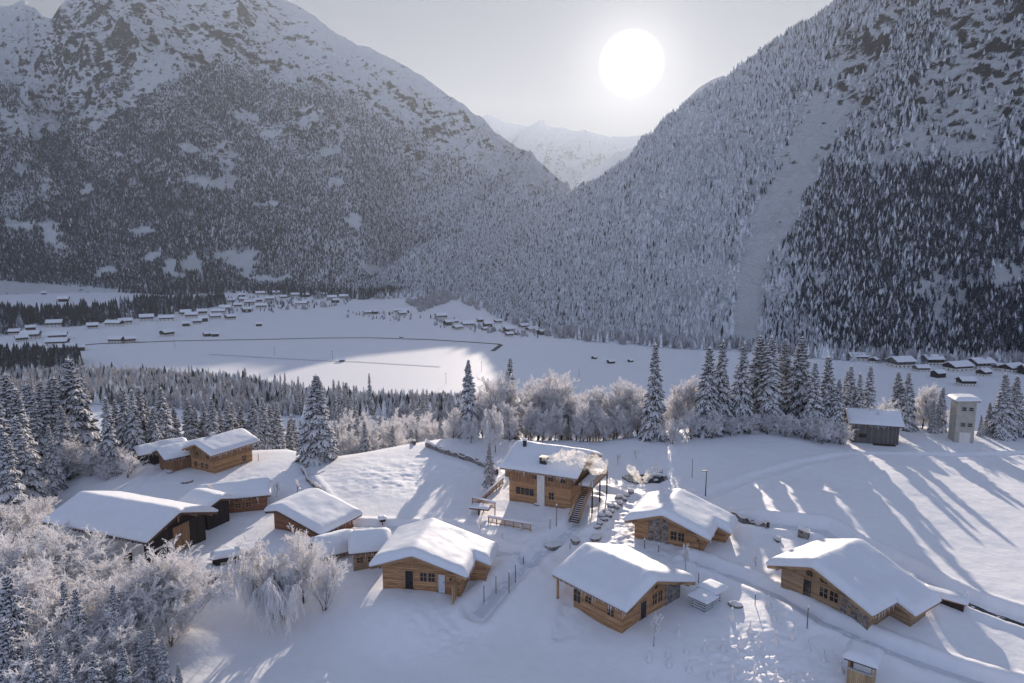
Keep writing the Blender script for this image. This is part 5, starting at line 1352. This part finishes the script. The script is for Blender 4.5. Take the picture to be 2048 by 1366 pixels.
VILL = [  # px, py, width in px, azimuth, kind
 ('in the left village', [(45, 676, 30, 60, 1), (32, 682, 24, 40, 0), (98, 678, 34, 70, 1), (95, 690, 34, 65, 3), (60, 702, 26, 75, 0), (118, 702, 30, 80, 1), (150, 700, 22, 70, 2), (95, 652, 30, 60, 1), (140, 648, 18, 50, 2), (52, 660, 20, 40, 2), (175, 656, 24, 70, 0), (215, 650, 34, 80, 3), (238, 647, 24, 60, 1), (20, 668, 22, 60, 0),
   (222, 684, 26, 80, 1), (250, 684, 24, 60, 0), (325, 672, 28, 40, 0), (408, 671, 18, 50, 2), (424, 671, 18, 70, 2), (280, 640, 30, 65, 1), (318, 640, 32, 70, 3), (362, 630, 28, 75, 0), (372, 634, 24, 60, 1), (395, 628, 24, 70, 0), (398, 641, 22, 50, 2), (420, 636, 22, 65, 1), (424, 626, 36, 75, 3), (440, 620, 30, 70, 1), (365, 650, 18, 60, 2), (386, 646, 22, 65, 0), (452, 638, 24, 50, 0)]),
 ('in the forest foot village', [(430, 600, 24, 60, 1), (455, 604, 18, 50, 0), (480, 602, 26, 60, 0), (512, 589, 20, 60, 1), (545, 588, 24, 70, 0), (478, 592, 20, 65, 2), (490, 608, 26, 70, 1), (508, 604, 22, 60, 0), (512, 616, 26, 70, 1), (486, 623, 22, 40, 2), (590, 610, 28, 75, 3), (604, 606, 18, 60, 0), (560, 596, 18, 60, 0), (582, 592, 18, 70, 1), (606, 592, 16, 60, 2), (655, 598, 24, 60, 1), (650, 587, 20, 60, 0), (680, 596, 22, 70, 1), (708, 588, 14, 60, 2), (640, 592, 20, 65, 0), (665, 604, 18, 60, 2), (530, 600, 20, 60, 1), (468, 614, 20, 60, 0)]),
 ('in the open field hamlet', [(728, 628, 20, 70, 0), (745, 626, 16, 50, 2), (788, 624, 20, 70, 1), (806, 624, 18, 60, 2), (798, 630, 22, 65, 0), (512, 650, 16, 70, 2)]),
 ('in the spur foot hamlet', [(872, 636, 26, 80, 1), (890, 649, 24, 60, 2), (908, 658, 22, 50, 1), (925, 652, 26, 60, 1), (955, 642, 18, 70, 2), (968, 652, 24, 60, 2), (990, 645, 20, 70, 0), (965, 660, 18, 60, 0), (1010, 664, 28, 70, 2), (1040, 655, 22, 60, 1), (1055, 662, 26, 60, 3), (1078, 668, 24, 50, 2), (1105, 662, 26, 80, 1), (1012, 672, 22, 60, 0), (1085, 656, 18, 60, 0), (905, 645, 18, 70, 0), (1030, 668, 14, 60, 2)]),
 ('in the right village', [(1698, 718, 36, 85, 3), (1745, 724, 24, 60, 0), (1784, 732, 44, 85, 1), (1848, 728, 44, 80, 0), (1884, 726, 36, 60, 3), (1897, 740, 42, 80, 3), (1942, 735, 44, 75, 1), (1918, 768, 34, 80, 0), (1960, 750, 28, 70, 0), (1990, 738, 24, 70, 1), (2010, 742, 36, 75, 3), (2044, 746, 36, 80, 2), (1868, 752, 28, 60, 2), (1830, 740, 26, 75, 1)]),
]
look = {0: 'timber house on white base', 1: 'wide grey farmhouse', 2: 'small dark barn', 3: 'long low farmhouse'}
def valley_point(px, py):
    v = ray(np.float64(px), np.float64(py)); k = (VZ - CAMZ) / v[2]
    return v[0] * k, v[1] * k, k
for where, lst in VILL:
    cnt = {}
    for px_, py_, wpx, az_, kd in sorted(lst, key=lambda q: q[0]):
        x, y, k = valley_point(px_, py_ + 2)
        d_ax = math.hypot(x, y)
        s = (wpx * d_ax / F) / (14.5 if kd != 2 else 12.5) * .92
        s = max(.5, min(1.2, s * .80))
        cnt[kd] = cnt.get(kd, 0) + 1
        e = empty('village_house' if kd != 2 else 'village_barn', (x, y, gz(x, y) - .2), -math.radians(az_ + 12 * math.sin(px_)))
        e.scale = (s, s, s * 1.15)
        tag(e, '%s, %s from the left %s' % (look[kd], ordinal(cnt[kd] - 1), where), 'house' if kd != 2 else 'barn', 'houses of the valley villages')
        for nm, me in VP[kd]: link(nm, me, e)
hays = [(679, 722, 12, 75, 'lone hay hut beside the field track on the sunlit snow'), (1186, 717, 11, 40, 'hay hut, leftmost of three on the shaded field'), (1217, 726, 15, 60, 'hay hut with a lean-to roof, middle of three on the shaded field'), (1258, 723, 11, 50, 'hay hut, rightmost of three on the shaded field'),
        (800, 675, 7, 60, 'tiny hut beside the dark valley road'), (83, 588, 8, 60, 'tiny upper hay hut on the far left snow field'), (118, 602, 16, 70, 'lower hay hut on the far left snow field'), (273, 597, 12, 60, 'small hay hut above the dark strip of conifers')]
for px_, py_, wpx, az_, lab in hays:
    x, y, k = valley_point(px_, py_ + 1); s = (wpx * math.hypot(x, y) / F) / 8.5
    e = empty('hay_hut', (x, y, gz(x, y) - .15), -math.radians(az_)); e.scale = (s, s, s * 1.1); tag(e, lab, 'hut', 'hay huts on the valley fields')
    for nm, me in HAY: link(nm, me, e)

# roads and the river on the valley floor
def ribbon(name, pts, w, mat, lift=.25, z=None, n=40):
    P = []
    for a, b in zip(pts[:-1], pts[1:]):
        for k in range(n): P.append((a[0] + (b[0] - a[0]) * k / n, a[1] + (b[1] - a[1]) * k / n))
    P.append(pts[-1]); W = []
    for px_, py_ in P:
        if z is None: x, y, _k = valley_point(px_, py_)
        else: x, y = at_z(px_, py_, z)
        W.append((x, y))
    W = np.array(W); T_ = np.gradient(W, axis=0); T_ /= np.linalg.norm(T_, axis=1, keepdims=True) + 1e-9
    Nn = np.stack([-T_[:, 1], T_[:, 0]], -1)
    wv = w * (1 + .25 * fbm(W[:, 0] / 9, W[:, 1] / 9, 2, 5))[:, None] / 2
    A_ = W + Nn * wv; B_ = W - Nn * wv; rows = []
    for q in (A_, W, B_): rows.append(np.stack([q[:, 0], q[:, 1], ground_z(q[:, 0], q[:, 1]) + lift], -1))
    V = np.stack(rows, 1).reshape(-1, 3); m_ = len(W); Q = []
    for i in range(m_ - 1):
        for s in range(2): Q.append((i * 3 + s, i * 3 + s + 1, i * 3 + s + 4, i * 3 + s + 3))
    o = link(name, mesh_np(name, V, Q, [mat], smooth=True)); tag(o, kind='structure'); return o
ribbon('road', [(150, 693), (200, 688), (250, 687), (330, 683), (400, 681), (520, 679), (640, 676), (740, 676), (860, 680), (940, 685), (996, 689), (1002, 691), (985, 703)], 5.5, M['asphalt'])
ribbon('track', [(420, 709), (480, 712), (560, 717), (640, 721), (720, 724), (800, 729), (880, 734)], 5.0, M['packed_snow'])
ribbon('road', [(100, 788), (200, 790), (270, 796), (300, 808), (420, 824), (500, 836)], 6, M['packed_snow'])
ribbon('river', [(690, 792), (760, 800), (830, 806), (900, 812), (980, 820)], 9, M['asphalt'])
ribbon('road', [(180, 782), (196, 787), (205, 794), (198, 800)], 8, M['asphalt'], .3)
# power poles on the field
mb_ = MB(); mb_.lathe([(.16, -1), (.13, 10)], n=8); pole_me = None
for i, (px_, py_) in enumerate([(549, 711), (665, 720), (963, 743), (892, 768), (1158, 760), (350, 697)]):
    x, y, k = valley_point(px_, py_)
    e = empty('utility_pole', (x, y, gz(x, y)), .3 * i); tag(e, ['thin pole on the sunlit field, left of the hay hut', 'thin pole just behind the lone hay hut', 'dark pole on the shaded field left of the frosted wood', 'pole with a long shadow at the edge of the sunlit patch', 'pole on the shaded field above the frosted wood', 'short pole below the left village road'][i], 'pole', 'poles on the valley fields')
    if pole_me is None:
        o = mb_.build('pole', M['bark'], e); pole_me = o.data
        c = MB(); c.box(-.9, .9, -.06, .06, 9.1, 9.3); oc = c.build('crossarm', M['bark'], e); cm_ = oc.data
    else: link('pole', pole_me, e); link('crossarm', cm_, e)

# ------------------------------------------------------------------ small things round the chalets
stake = MB(); stake.lathe([(.035, -.6), (.03, 1.1)], n=8); cone = MB(); cone.lathe([(.42, -.15), (.36, .06), (.22, .25), (.12, .45), (.07, .7), (.05, .95)], n=14)
knob = MB(); knob.lathe([(.03, 1.02), (.10, 1.08), (.12, 1.2), (.08, 1.34), (.01, 1.42)], n=12)
sm_ = cm2 = km_ = None
GP = [(1298, 1319), (1336, 1312), (1338, 1330), (1373, 1306), (1378, 1340), (1357, 1267), (1409, 1302), (1446, 1298), (1481, 1293), (1517, 1290), (1421, 1350), (1464, 1357), (1508, 1364), (1551, 1286), (1586, 1275), (1616, 1300), (1648, 1321), (1682, 1342), (1618, 1361), (1585, 1364), (1551, 1362), (1548, 1238), (1537, 1212), (1464, 1238), (1500, 1262)]
for i, (px_, py_) in enumerate(sorted(GP)):
    x, y = pix_ground(px_, py_); rg2 = np.random.default_rng(i)
    e = empty('garden_stake', (x, y, gz(x, y)), i * 1.3); e.scale = (1, 1, float(rg2.uniform(.75, 1.1)))
    tag(e, 'snow-capped garden stake, %s from the left in the lower right garden' % ordinal(i), 'stake', 'snow-capped stakes in the garden')
    if sm_ is None:
        sm_ = stake.build('stick', M['bark'], e).data; cm2 = cone.build('snow_cone', M['tree_snow'], e, smooth=True).data; km_ = knob.build('snow_cap', M['tree_snow'], e, smooth=True).data
    else: link('stick', sm_, e); link('snow_cone', cm2, e); link('snow_cap', km_, e)

poles = [(1510, 1209, 1186, 'dark stake on the lit garden edge near the right chalet'), (1614, 1257, 1212, 'tall thin stake in the shaded snow below the right chalet'), (968, 1205, 1168, 'thin fence stake right of the nearest chalet, nearer one'), (992, 1188, 1150, 'thin fence stake right of the nearest chalet, farther one'), (1018, 1185, 1142, 'thin bent stake between the two front chalets'),
         (1031, 1165, 1128, 'leaning stake near the crossing of the paths'), (1047, 1128, 1112, 'short stake with a snow knob by the path crossing'), (1100, 1058, 1036, 'dark post on the terrace snow before the big chalet'), (1113, 1052, 1010, 'snow-capped tall marker post before the big chalet stair'), (1179, 1041, 1007, 'white post below the big chalet balcony'), (1140, 1098, 1084, 'thin post above the front centre chalet roof'),
         (451, 1000, 983, 'post beside the long red-brown hut'), (1289, 1096, 1078, 'lantern post left of the stone-clad chalet door'), (1317, 1104, 1088, 'lantern post in front of the stone-clad chalet'), (1399, 1100, 1076, 'post at the right corner of the stone-clad chalet'), (1397, 1165, 1145, 'dark post right of the front centre chalet roof'), (1933, 1200, 1186, 'snow-capped post beside the cleared road at the right'), (517, 922, 908, 'post behind the two-storey hut'), (595, 985, 968, 'post at the meadow wall'), (1384, 955, 915, 'thin pole beside the steaming pond')]
for i, (px_, pb, pt, lab) in enumerate(poles):
    x, y = pix_ground(px_, pb); D = math.hypot(x, y); z = gz(x, y); _, et = pix_az_e(px_, pt); h = max(.8, CAMZ + D * float(et) - z)
    e = empty('post', (x, y, z), 0); tag(e, lab, 'post', 'posts and stakes round the chalets')
    mb = MB(); mb.lathe([(.055, -.6), (.045, h - .1)], n=8); mb.build('shaft', M['bark'] if i != 9 else M['plaster'], e)
    mb = MB(); mb.lathe([(.05, h - .14), (.12, h - .05), (.13, h + .05), (.06, h + .17), (.01, h + .2)], n=12); mb.build('snow_cap', M['tree_snow'], e, smooth=True)

x, y = pix_ground(1411, 992); D = math.hypot(x, y); _, et = pix_az_e(1411, 942); h = CAMZ + D * float(et) - gz(x, y)
e = empty('street_lamp', (x, y, gz(x, y))); tag(e, 'slim dark street lamp behind the stone-clad chalet', 'street lamp')
mb = MB(); mb.lathe([(.09, -.6), (.06, h)], n=10); mb.build('pole', M['dark_metal'], e)
mb = MB(); mb.box(-.75, .1, -.12, .12, h, h + .12); mb.build('lamp_head', M['dark_metal'], e)

# saplings
row_specs = [(1370, 1144, 1087, 'frosted sapling in front of the stone-clad chalet'), (1307, 1293, 1224, 'frosted sapling in the shade below the front centre chalet'), (960, 1064, 1027, 'thin frosted sapling below the terrace platform'), (553, 994, 962, 'frosted sapling right of the long red-brown hut'), (518, 1019, 987, 'small frosted fir-like sapling left of the square hut roof'),
             (595, 982, 955, 'little snowy sapling behind the square hut'), (706, 1054, 1034, 'snowy sapling at the square hut right corner'), (491, 1081, 1066, 'tiny sapling on the tracked yard snow'), (1042, 1062, 1046, 'small frosted bush at the terrace railing'), (1511, 1133, 1107, 'frosted bush between the two right chalets'), (765, 1050, 1036, 'snow-topped bird house on a post behind the nearest chalet'), (1005, 1075, 1060, 'snow lump sapling beside the nearest chalet roof'), (1272, 918, 895, 'small frosted bush at the steaming pond edge'), (1236, 930, 905, 'frosted bush right of the big chalet gable'), (700, 1105, 1078, 'frosted shrub in front of the right low hut')]
for i, (px_, pb, pt, lab) in enumerate(row_specs):
    x, y = pix_ground(px_, pb); D = math.hypot(x, y); z = gz(x, y); _, et = pix_az_e(px_, pt); h = max(.8, CAMZ + D * float(et) - z)
    if 'bird house' in lab:
        e = empty('bird_house', (x, y, z), .4); tag(e, lab, 'bird house')
        mb = MB(); mb.box(-.05, .05, -.05, .05, -.5, h - .5); mb.build('post', M['bark'], e); mb = MB(); mb.box(-.4, .4, -.3, .3, h - .5, h - .1); bo = mb.build('box', M['dark_wood'], e)
        snow_cap('snow', e, [(-.55, .55, -.45, .45)], lambda a, b: h - .1 + 0 * a, .45, edge=.4, bulge=.05, res=.12)
        continue
    m_, h0 = SAPLING[i % 3]
    place_tree('bush' if 'bush' in lab or 'shrub' in lab else 'sapling', dec_parts(m_), h0, x, y, h * 1.05, i * 1.7, lab, 'bush' if 'bush' in lab or 'shrub' in lab else 'sapling', 'young frosted plants round the chalets', 1.2 if 'bush' in lab else .8)

# terrace railings and platform by the big chalet
def railing(name, label, a, b, h, snow=True, posts=6, zlift=0.0, solid=False):
    (x0, y0), (x1, y1) = a, b
    L = math.hypot(x1 - x0, y1 - y0); ang = math.atan2(y1 - y0, x1 - x0)
    z0, z1 = gz(x0, y0) + zlift, gz(x1, y1) + zlift
    e = empty(name, (x0, y0, z0), ang); tag(e, label, 'railing', 'wooden railings of the terrace')
    dz = (z1 - z0)
    mb = MB()
    for k in range(posts): f = k / (posts - 1); mb.box(L * f - .06, L * f + .06, -.06, .06, dz * f - .9, dz * f + h)
    mb.build('posts', M['beam_wood'], e)
    mb = MB()
    for zz in (.25, h - .06): mb.beam((-.1, 0, zz), (L + .1, 0, dz + zz), .07, .12)
    n = int(L / .16)
    for k in range(n): f = (k + .5) / n; mb.beam((L * f, .05, dz * f + .2), (L * f, .05, dz * f + h), .06, .03)
    mb.build('rails', M['beam_wood'], e)
    if snow: snow_cap('snow', e, [(-.1, L + .1, -.13, .13)], lambda x_, y_: h + dz * x_ / L, .28, edge=.2, bulge=.04, res=.3)
    return e
railing('railing', 'long icicle-hung railing of the lower terrace', pix_ground(977, 1047), pix_ground(1061, 1062), 1.05)
railing('railing', 'short railing of the small raised platform', pix_ground(945, 1018), pix_ground(990, 1030), 1.0, posts=3, zlift=.9)
railing('railing', 'sloping railing from the big chalet loggia down to the platform', pix_ground(1006, 968), pix_ground(950, 1016), .95, posts=9)
xx, yy = pix_ground(958, 1030)
e = empty('platform', (xx, yy, gz(xx, yy)), -.25); tag(e, 'small wooden platform on a single post at the terrace corner', 'platform')
mb = MB(); mb.box(-1.4, 1.6, -.3, 1.6, .9, 1.05); mb.build('deck', M['red_wood'], e); mb = MB(); mb.box(-.1, .1, -.1, .1, -1.5, .9); mb.build('post', M['dark_wood'], e)
snow_cap('snow', e, [(-1.35, 1.55, -.2, 1.5)], lambda x_, y_: 1.05 + 0 * x_, .35, edge=.4, bulge=.04, seed=31)

# low snow-topped walls
def wall_line(name, label, pts, h, w, mat, T=.3, cat_='wall'):
    P = [pix_ground(*p) for p in pts]; x0, y0 = P[0]
    e = empty(name, (x0, y0, gz(x0, y0))); z0 = gz(x0, y0); tag(e, label, cat_)
    W = []
    for a, b in zip(P[:-1], P[1:]):
        n = max(2, int(math.hypot(b[0] - a[0], b[1] - a[1]) / .6))
        for k in range(n): W.append((a[0] + (b[0] - a[0]) * k / n, a[1] + (b[1] - a[1]) * k / n))
    W.append(P[-1]); W = np.array(W); T_ = np.gradient(W, axis=0); T_ /= np.linalg.norm(T_, axis=1, keepdims=True); Nn = np.stack([-T_[:, 1], T_[:, 0]], -1)
    Z = ground_z(W[:, 0], W[:, 1]) - z0
    def strip(prof, nm, mt, jit=0):
        V = []; 
        for i in range(len(W)):
            j = 1 + jit * (vnoise(np.array([i * .7]), np.array([3.3]), 5)[0] - .5)
            for o_, zz in prof: V.append((W[i, 0] - x0 + Nn[i, 0] * o_, W[i, 1] - y0 + Nn[i, 1] * o_, Z[i] + zz * j))
        n = len(prof); Q = [(i * n + k, i * n + k + 1, (i + 1) * n + k + 1, (i + 1) * n + k) for i in range(len(W) - 1) for k in range(n - 1)]
        link(nm, mesh_np(nm, V, Q, [mt], smooth=nm == 'snow'), e)
    strip([(-w / 2, -.6), (-w / 2, h), (w / 2, h), (w / 2, -.6)], 'stones', mat)
    strip([(-w / 2 - .05, h - .02), (-w / 2 - .06, h + T * .6), (-w * .2, h + T), (w * .2, h + T), (w / 2 + .06, h + T * .6), (w / 2 + .05, h - .02)], 'snow', M['tree_snow'], .9)
    return e
wall_line('wall', 'low curved wall round the back of the sunlit meadow', [(640, 985), (614, 960), (604, 940), (622, 926), (660, 911), (705, 903), (760, 897), (830, 890)], .7, .35, M['stone'])
wall_line('wall', 'snow-topped wall running down from the frosted wood to the big chalet', [(852, 893), (885, 906), (925, 918), (968, 934), (995, 950)], .9, .4, M['stone'])
wall_line('wall', 'dark dry-stone wall at the lower edge of the snow field', [(1462, 1036), (1495, 1045), (1536, 1057)], .8, .5, M['stone'], .35)
wall_line('wall', 'short dark wall behind the right-hand chalet roof', [(1596, 1072), (1618, 1078)], .9, .5, M['stone'], .4)

# boulders
def boulder(seed, r):
    rg = np.random.default_rng(seed); V = []; Q = []
    n, m_ = 10, 14
    for i in range(n + 1):
        t = math.pi * i / n
        for j in range(m_):
            p = 2 * math.pi * j / m_; d = np.array([math.sin(t) * math.cos(p), math.sin(t) * math.sin(p), math.cos(t)])
            k = 1 + 1.1 * fbm(np.array([d[0] * 1.3 + seed + d[2]]), np.array([d[1] * 1.3 - d[2]]), 3, seed)[0]
            V.append(tuple(d * k * r * np.array([1.2, .9, .75])))
    for i in range(n):
        for j in range(m_): Q.append((i * m_ + j, (i + 1) * m_ + j, (i + 1) * m_ + (j + 1) % m_, i * m_ + (j + 1) % m_))
    S = [(x_ * 1.06, y_ * 1.06, z_ * 1.0 + .16 * r if z_ > .1 * r else z_ * .9 - .02) for x_, y_, z_ in V if True]
    keep = [q for q in Q if min(S[k][2] for k in q) > .05 * r]
    return mesh_np('rock', V, Q, [M['stone']], smooth=True), mesh_np('snow', S, keep, [M['tree_snow']], smooth=True)
BO = [boulder(i, .75) for i in range(4)]
bl = [(1262, 985), (1255, 992), (1247, 1000), (1240, 1008), (1232, 1016), (1225, 1024), (1216, 1032), (1208, 1040), (1200, 1048), (1194, 1056), (1222, 1014), (1212, 1024), (1204, 1034), (1238, 996)]
for i, (px_, py_) in enumerate(sorted(bl)):
    x, y = pix_ground(px_, py_); e = empty('boulder', (x, y, gz(x, y) + .1), i * 1.1); s = .55 + .25 * math.sin(i * 2.3) ** 2; e.scale = (s, s, s)
    tag(e, 'snow-capped boulder, %s from the left on the bank right of the big chalet' % ordinal(i), 'boulder', 'boulders of the path bank'); link('rock', BO[i % 4][0], e); link('snow', BO[i % 4][1], e)
bl2 = [(1108, 1094, 1.1, 'big snow-capped boulder above the crossing of the paths'), (1150, 1082, .9, 'low boulder under snow, left of two above the front centre roof'), (1192, 1078, .9, 'low boulder under snow, right of two above the front centre roof'), (1470, 1212, .8, 'snow mound of a buried rock in the lit garden'), (420, 1160, 1.0, 'dark rock poking out of the snow heap below the barn yard'), (438, 1150, 1.6, 'large snow heap over stones below the barn yard'), (340, 945, .7, 'rock on the bank below the left huts, upper'), (375, 965, .9, 'rock cluster on the bank below the left huts, lower'), (1075, 1010, .5, 'small snow lump on the terrace'), (1555, 1080, .7, 'rock showing through snow beyond the right chalet roof')]
for i, (px_, py_, s, lab) in enumerate(bl2):
    x, y = pix_ground(px_, py_); e = empty('boulder', (x, y, gz(x, y) + .05), i * 1.9); e.scale = (s * 1.2, s * 1.1, s); tag(e, lab, 'boulder', 'single boulders in the snow'); link('rock', BO[i % 4][0], e); link('snow', BO[i % 4][1], e)

# covered trailer in the barn yard, roof of the wood shed at the right
x, y = pix_ground(452, 1124); e = empty('trailer', (x, y, gz(x, y)), math.radians(24)); tag(e, 'low trailer buried under a smooth snow cushion in the barn yard', 'trailer')
mb = MB(); mb.box(-1.6, 1.6, -.8, .8, .35, .95); mb.build('body', M['dark_metal'], e)
mb = MB()
for sx in (-1, 1):
    for sy in (-.82, .72): mb.poly([(sx + .33 * math.cos(k * math.pi / 8), sy, .33 + .33 * math.sin(k * math.pi / 8)) for k in range(16)] + [(sx + .33 * math.cos(k * math.pi / 8), sy + .12, .33 + .33 * math.sin(k * math.pi / 8)) for k in range(16)], [tuple(range(16)), tuple(range(31, 15, -1))] + [(k, (k + 1) % 16, 16 + (k + 1) % 16, 16 + k) for k in range(16)])
mb.build('wheels', M['dark_metal'], e)
snow_cap('snow', e, [(-1.65, 1.65, -.85, .85)], lambda a, b: .95 + 0 * a, .8, edge=.8, seed=33)
x, y = pix_ground(1888, 1203); e = empty('wood_shed', (x, y, gz(x, y)), math.radians(-38)); tag(e, 'low reddish wood shed under snow behind the right-hand chalet', 'shed')
mb = MB(); mb.box(-1.9, 1.9, -.7, .7, -1, .55); mb.build('wall', M['dark_wood'], e); mb = MB(); mb.box(-2.1, 2.1, -.9, .9, .55, .68); mb.build('roof', M['red_wood'], e); snow_cap('snow', e, [(-2.1, 2.1, -.9, .9)], lambda a, b: .68 + 0 * a, .6, edge=.6, seed=34)

# cleared road at the right, steaming pond
ribbon('road', [(1900, 1183), (1930, 1196), (1970, 1210), (2010, 1222), (2060, 1238)], 1.5, M['asphalt'], .03, z=0.3, n=12)
for pp_ in ([(1182, 1012), (1160, 1045), (1112, 1075), (1062, 1108), (1005, 1150), (955, 1195)], [(1385, 1120), (1480, 1152), (1560, 1192), (1640, 1242), (1750, 1278), (1900, 1322), (2060, 1366)], [(1060, 1108), (1000, 1095), (960, 1080), (900, 1050), (800, 1042), (700, 1042)], [(1500, 1046), (1650, 1068), (1780, 1125), (1870, 1172)]):
    ribbon('path', pp_, 1.25, M['path_snow'], .03, z=0.0, n=24)
x, y = pix_ground(1290, 958); zp = gz(x, y)
e = empty('pond', (x, y, zp + .12)); tag(e, 'dark steaming bathing pond right of the big chalet', 'pond'); e.scale = (.8, .75, 1)
mb = MB(); rg = np.random.default_rng(4); n = 40; pts = [((4.6 + .5 * math.sin(3 * a_ * 6.283 / n) + .3 * math.cos(5 * a_ * 6.283 / n)) * math.cos(a_ * 6.283 / n), (3.2 + .4 * math.cos(2 * a_ * 6.283 / n)) * math.sin(a_ * 6.283 / n)) for a_ in range(n)]
mb.poly([(a_, b_2, 0) for a_, b_2 in pts] + [(a_, b_2, -.8) for a_, b_2 in pts], [tuple(range(n))] + [(k, n + k, n + (k + 1) % n, (k + 1) % n) for k in range(n)]); mb.build('water', M['glass'], e)
for i, (px_, py_) in enumerate([(1253, 958), (1270, 966), (1292, 966), (1312, 962), (1328, 954), (1322, 944), (1262, 948)]):
    x2, y2 = pix_ground(px_, py_); e2 = empty('boulder', (x2, y2, gz(x2, y2) + .05), i * 2.2); e2.scale = (.5, .5, .5); tag(e2, 'dark boulder, %s clockwise from the left round the steaming pond' % ordinal(i), 'boulder', 'boulders round the pond'); link('rock', BO[i % 4][0], e2); link('snow', BO[(i + 1) % 4][1], e2)

def smoke(name, label, pts, radii, dens, seed, mat_name):
    """puffs merged into one closed cloud by remeshing"""
    import bmesh
    rg = np.random.default_rng(seed); bm = bmesh.new()
    P = np.array(pts, float); n = len(P)
    for i in range(n - 1):
        for k in range(7):
            f = k / 7; c = P[i] * (1 - f) + P[i + 1] * f; r = radii[i] * (1 - f) + radii[i + 1] * f
            for q in range(4):
                o_ = rg.normal(0, 1, 3); o_ *= r * .55 / (np.linalg.norm(o_) + 1e-9); rr = r * rg.uniform(.25, .6)
                bmesh.ops.create_icosphere(bm, subdivisions=2, radius=rr, matrix=Matrix.Translation(Vector(c + o_)))
    me = bpy.data.meshes.new(name); bm.to_mesh(me); bm.free()
    m = bpy.data.materials.get('vapour')
    if m is None:
        m = bpy.data.materials.new('vapour'); m.use_nodes = True; nt = m.node_tree; nt.nodes.clear()
        d = N(nt, 'ShaderNodeBsdfDiffuse'); d.inputs[0].default_value = (.95, .94, .92, 1); t_ = N(nt, 'ShaderNodeBsdfTranslucent'); t_.inputs[0].default_value = (1, .95, .88, 1)
        mx = N(nt, 'ShaderNodeMixShader'); mx.inputs[0].default_value = .6; tr_ = N(nt, 'ShaderNodeBsdfTransparent'); m2 = N(nt, 'ShaderNodeMixShader')
        tc_ = N(nt, 'ShaderNodeTexCoord'); nz_ = N(nt, 'ShaderNodeTexNoise'); nz_.inputs['Scale'].default_value = .8; nz_.inputs['Detail'].default_value = 6
        mr_ = N(nt, 'ShaderNodeMapRange'); mr_.inputs['From Min'].default_value = .38; mr_.inputs['From Max'].default_value = .66; mr_.inputs['To Min'].default_value = .02; mr_.inputs['To Max'].default_value = .62
        nt.links.new(tc_.outputs['Object'], nz_.inputs['Vector']); nt.links.new(nz_.outputs['Fac'], mr_.inputs['Value']); nt.links.new(mr_.outputs[0], m2.inputs[0])
        o_ = N(nt, 'ShaderNodeOutputMaterial'); nt.links.new(d.outputs[0], mx.inputs[1]); nt.links.new(t_.outputs[0], mx.inputs[2]); nt.links.new(tr_.outputs[0], m2.inputs[1]); nt.links.new(mx.outputs[0], m2.inputs[2]); nt.links.new(m2.outputs[0], o_.inputs['Surface'])
    me.materials.append(m)
    o = link(name, me); tag(o, label, 'smoke' if 'smoke' in name else 'steam')
    rm = o.modifiers.new('merge', 'REMESH'); rm.mode = 'VOXEL'; rm.voxel_size = .12
    tx = bpy.data.textures.new(name, 'CLOUDS'); tx.noise_scale = .55; tx.noise_depth = 3
    dp = o.modifiers.new('ragged', 'DISPLACE'); dp.texture = tx; dp.strength = .8; dp.mid_level = .55; dp.texture_coords = 'GLOBAL'
    return o
def at_dist(px_, py_, yd):
    v = ray(np.float64(px_), np.float64(py_)); k = yd / v[1]; return (v[0] * k, v[1] * k, CAMZ + v[2] * k)
smoke('chimney_smoke', 'cream sunlit smoke drifting right from the big chalet chimney', [at_dist(1081, 919, 101.5), at_dist(1100, 918, 100.5), at_dist(1122, 912, 100), at_dist(1143, 913, 99.5), at_dist(1165, 921, 99), at_dist(1185, 927, 98.5), at_dist(1207, 932, 98)], [.35, .65, 1.0, 1.5, 1.3, 1.6, 1.2], 1.6, 3, 'smoke')
xs_, ys_ = x, y
smoke('pond_steam', 'left wisp of steam rising from the dark pond', [at_dist(1283, 965, 108), at_dist(1272, 950, 108), at_dist(1262, 938, 108), at_dist(1256, 934, 108)], [.6, .8, .8, .5], .8, 5, 'steam')
smoke('pond_steam', 'right cloud of steam over the dark pond', [at_dist(1290, 958, 109), at_dist(1302, 945, 109), at_dist(1312, 940, 109), at_dist(1318, 948, 109)], [.6, 1.0, 1.0, .6], .8, 6, 'steam')
# ------------------------------------------------------------------ haze
def haze(density=1.0e-4):
    mb = MB(); mb.box(-7500, 7500, -2600, 11500, VZ - 60, 2300)
    m = bpy.data.materials.new('haze'); m.use_nodes = True; nt = m.node_tree; nt.nodes.clear()
    v = N(nt, 'ShaderNodeVolumePrincipled'); v.inputs['Color'].default_value = (.74, .85, 1.0, 1); v.inputs['Density'].default_value = density; v.inputs['Anisotropy'].default_value = .3
    o_ = N(nt, 'ShaderNodeOutputMaterial'); nt.links.new(v.outputs[0], o_.inputs['Volume'])
    o = mb.build('haze', m); tag(o, kind='stuff')
haze(6.2e-5)
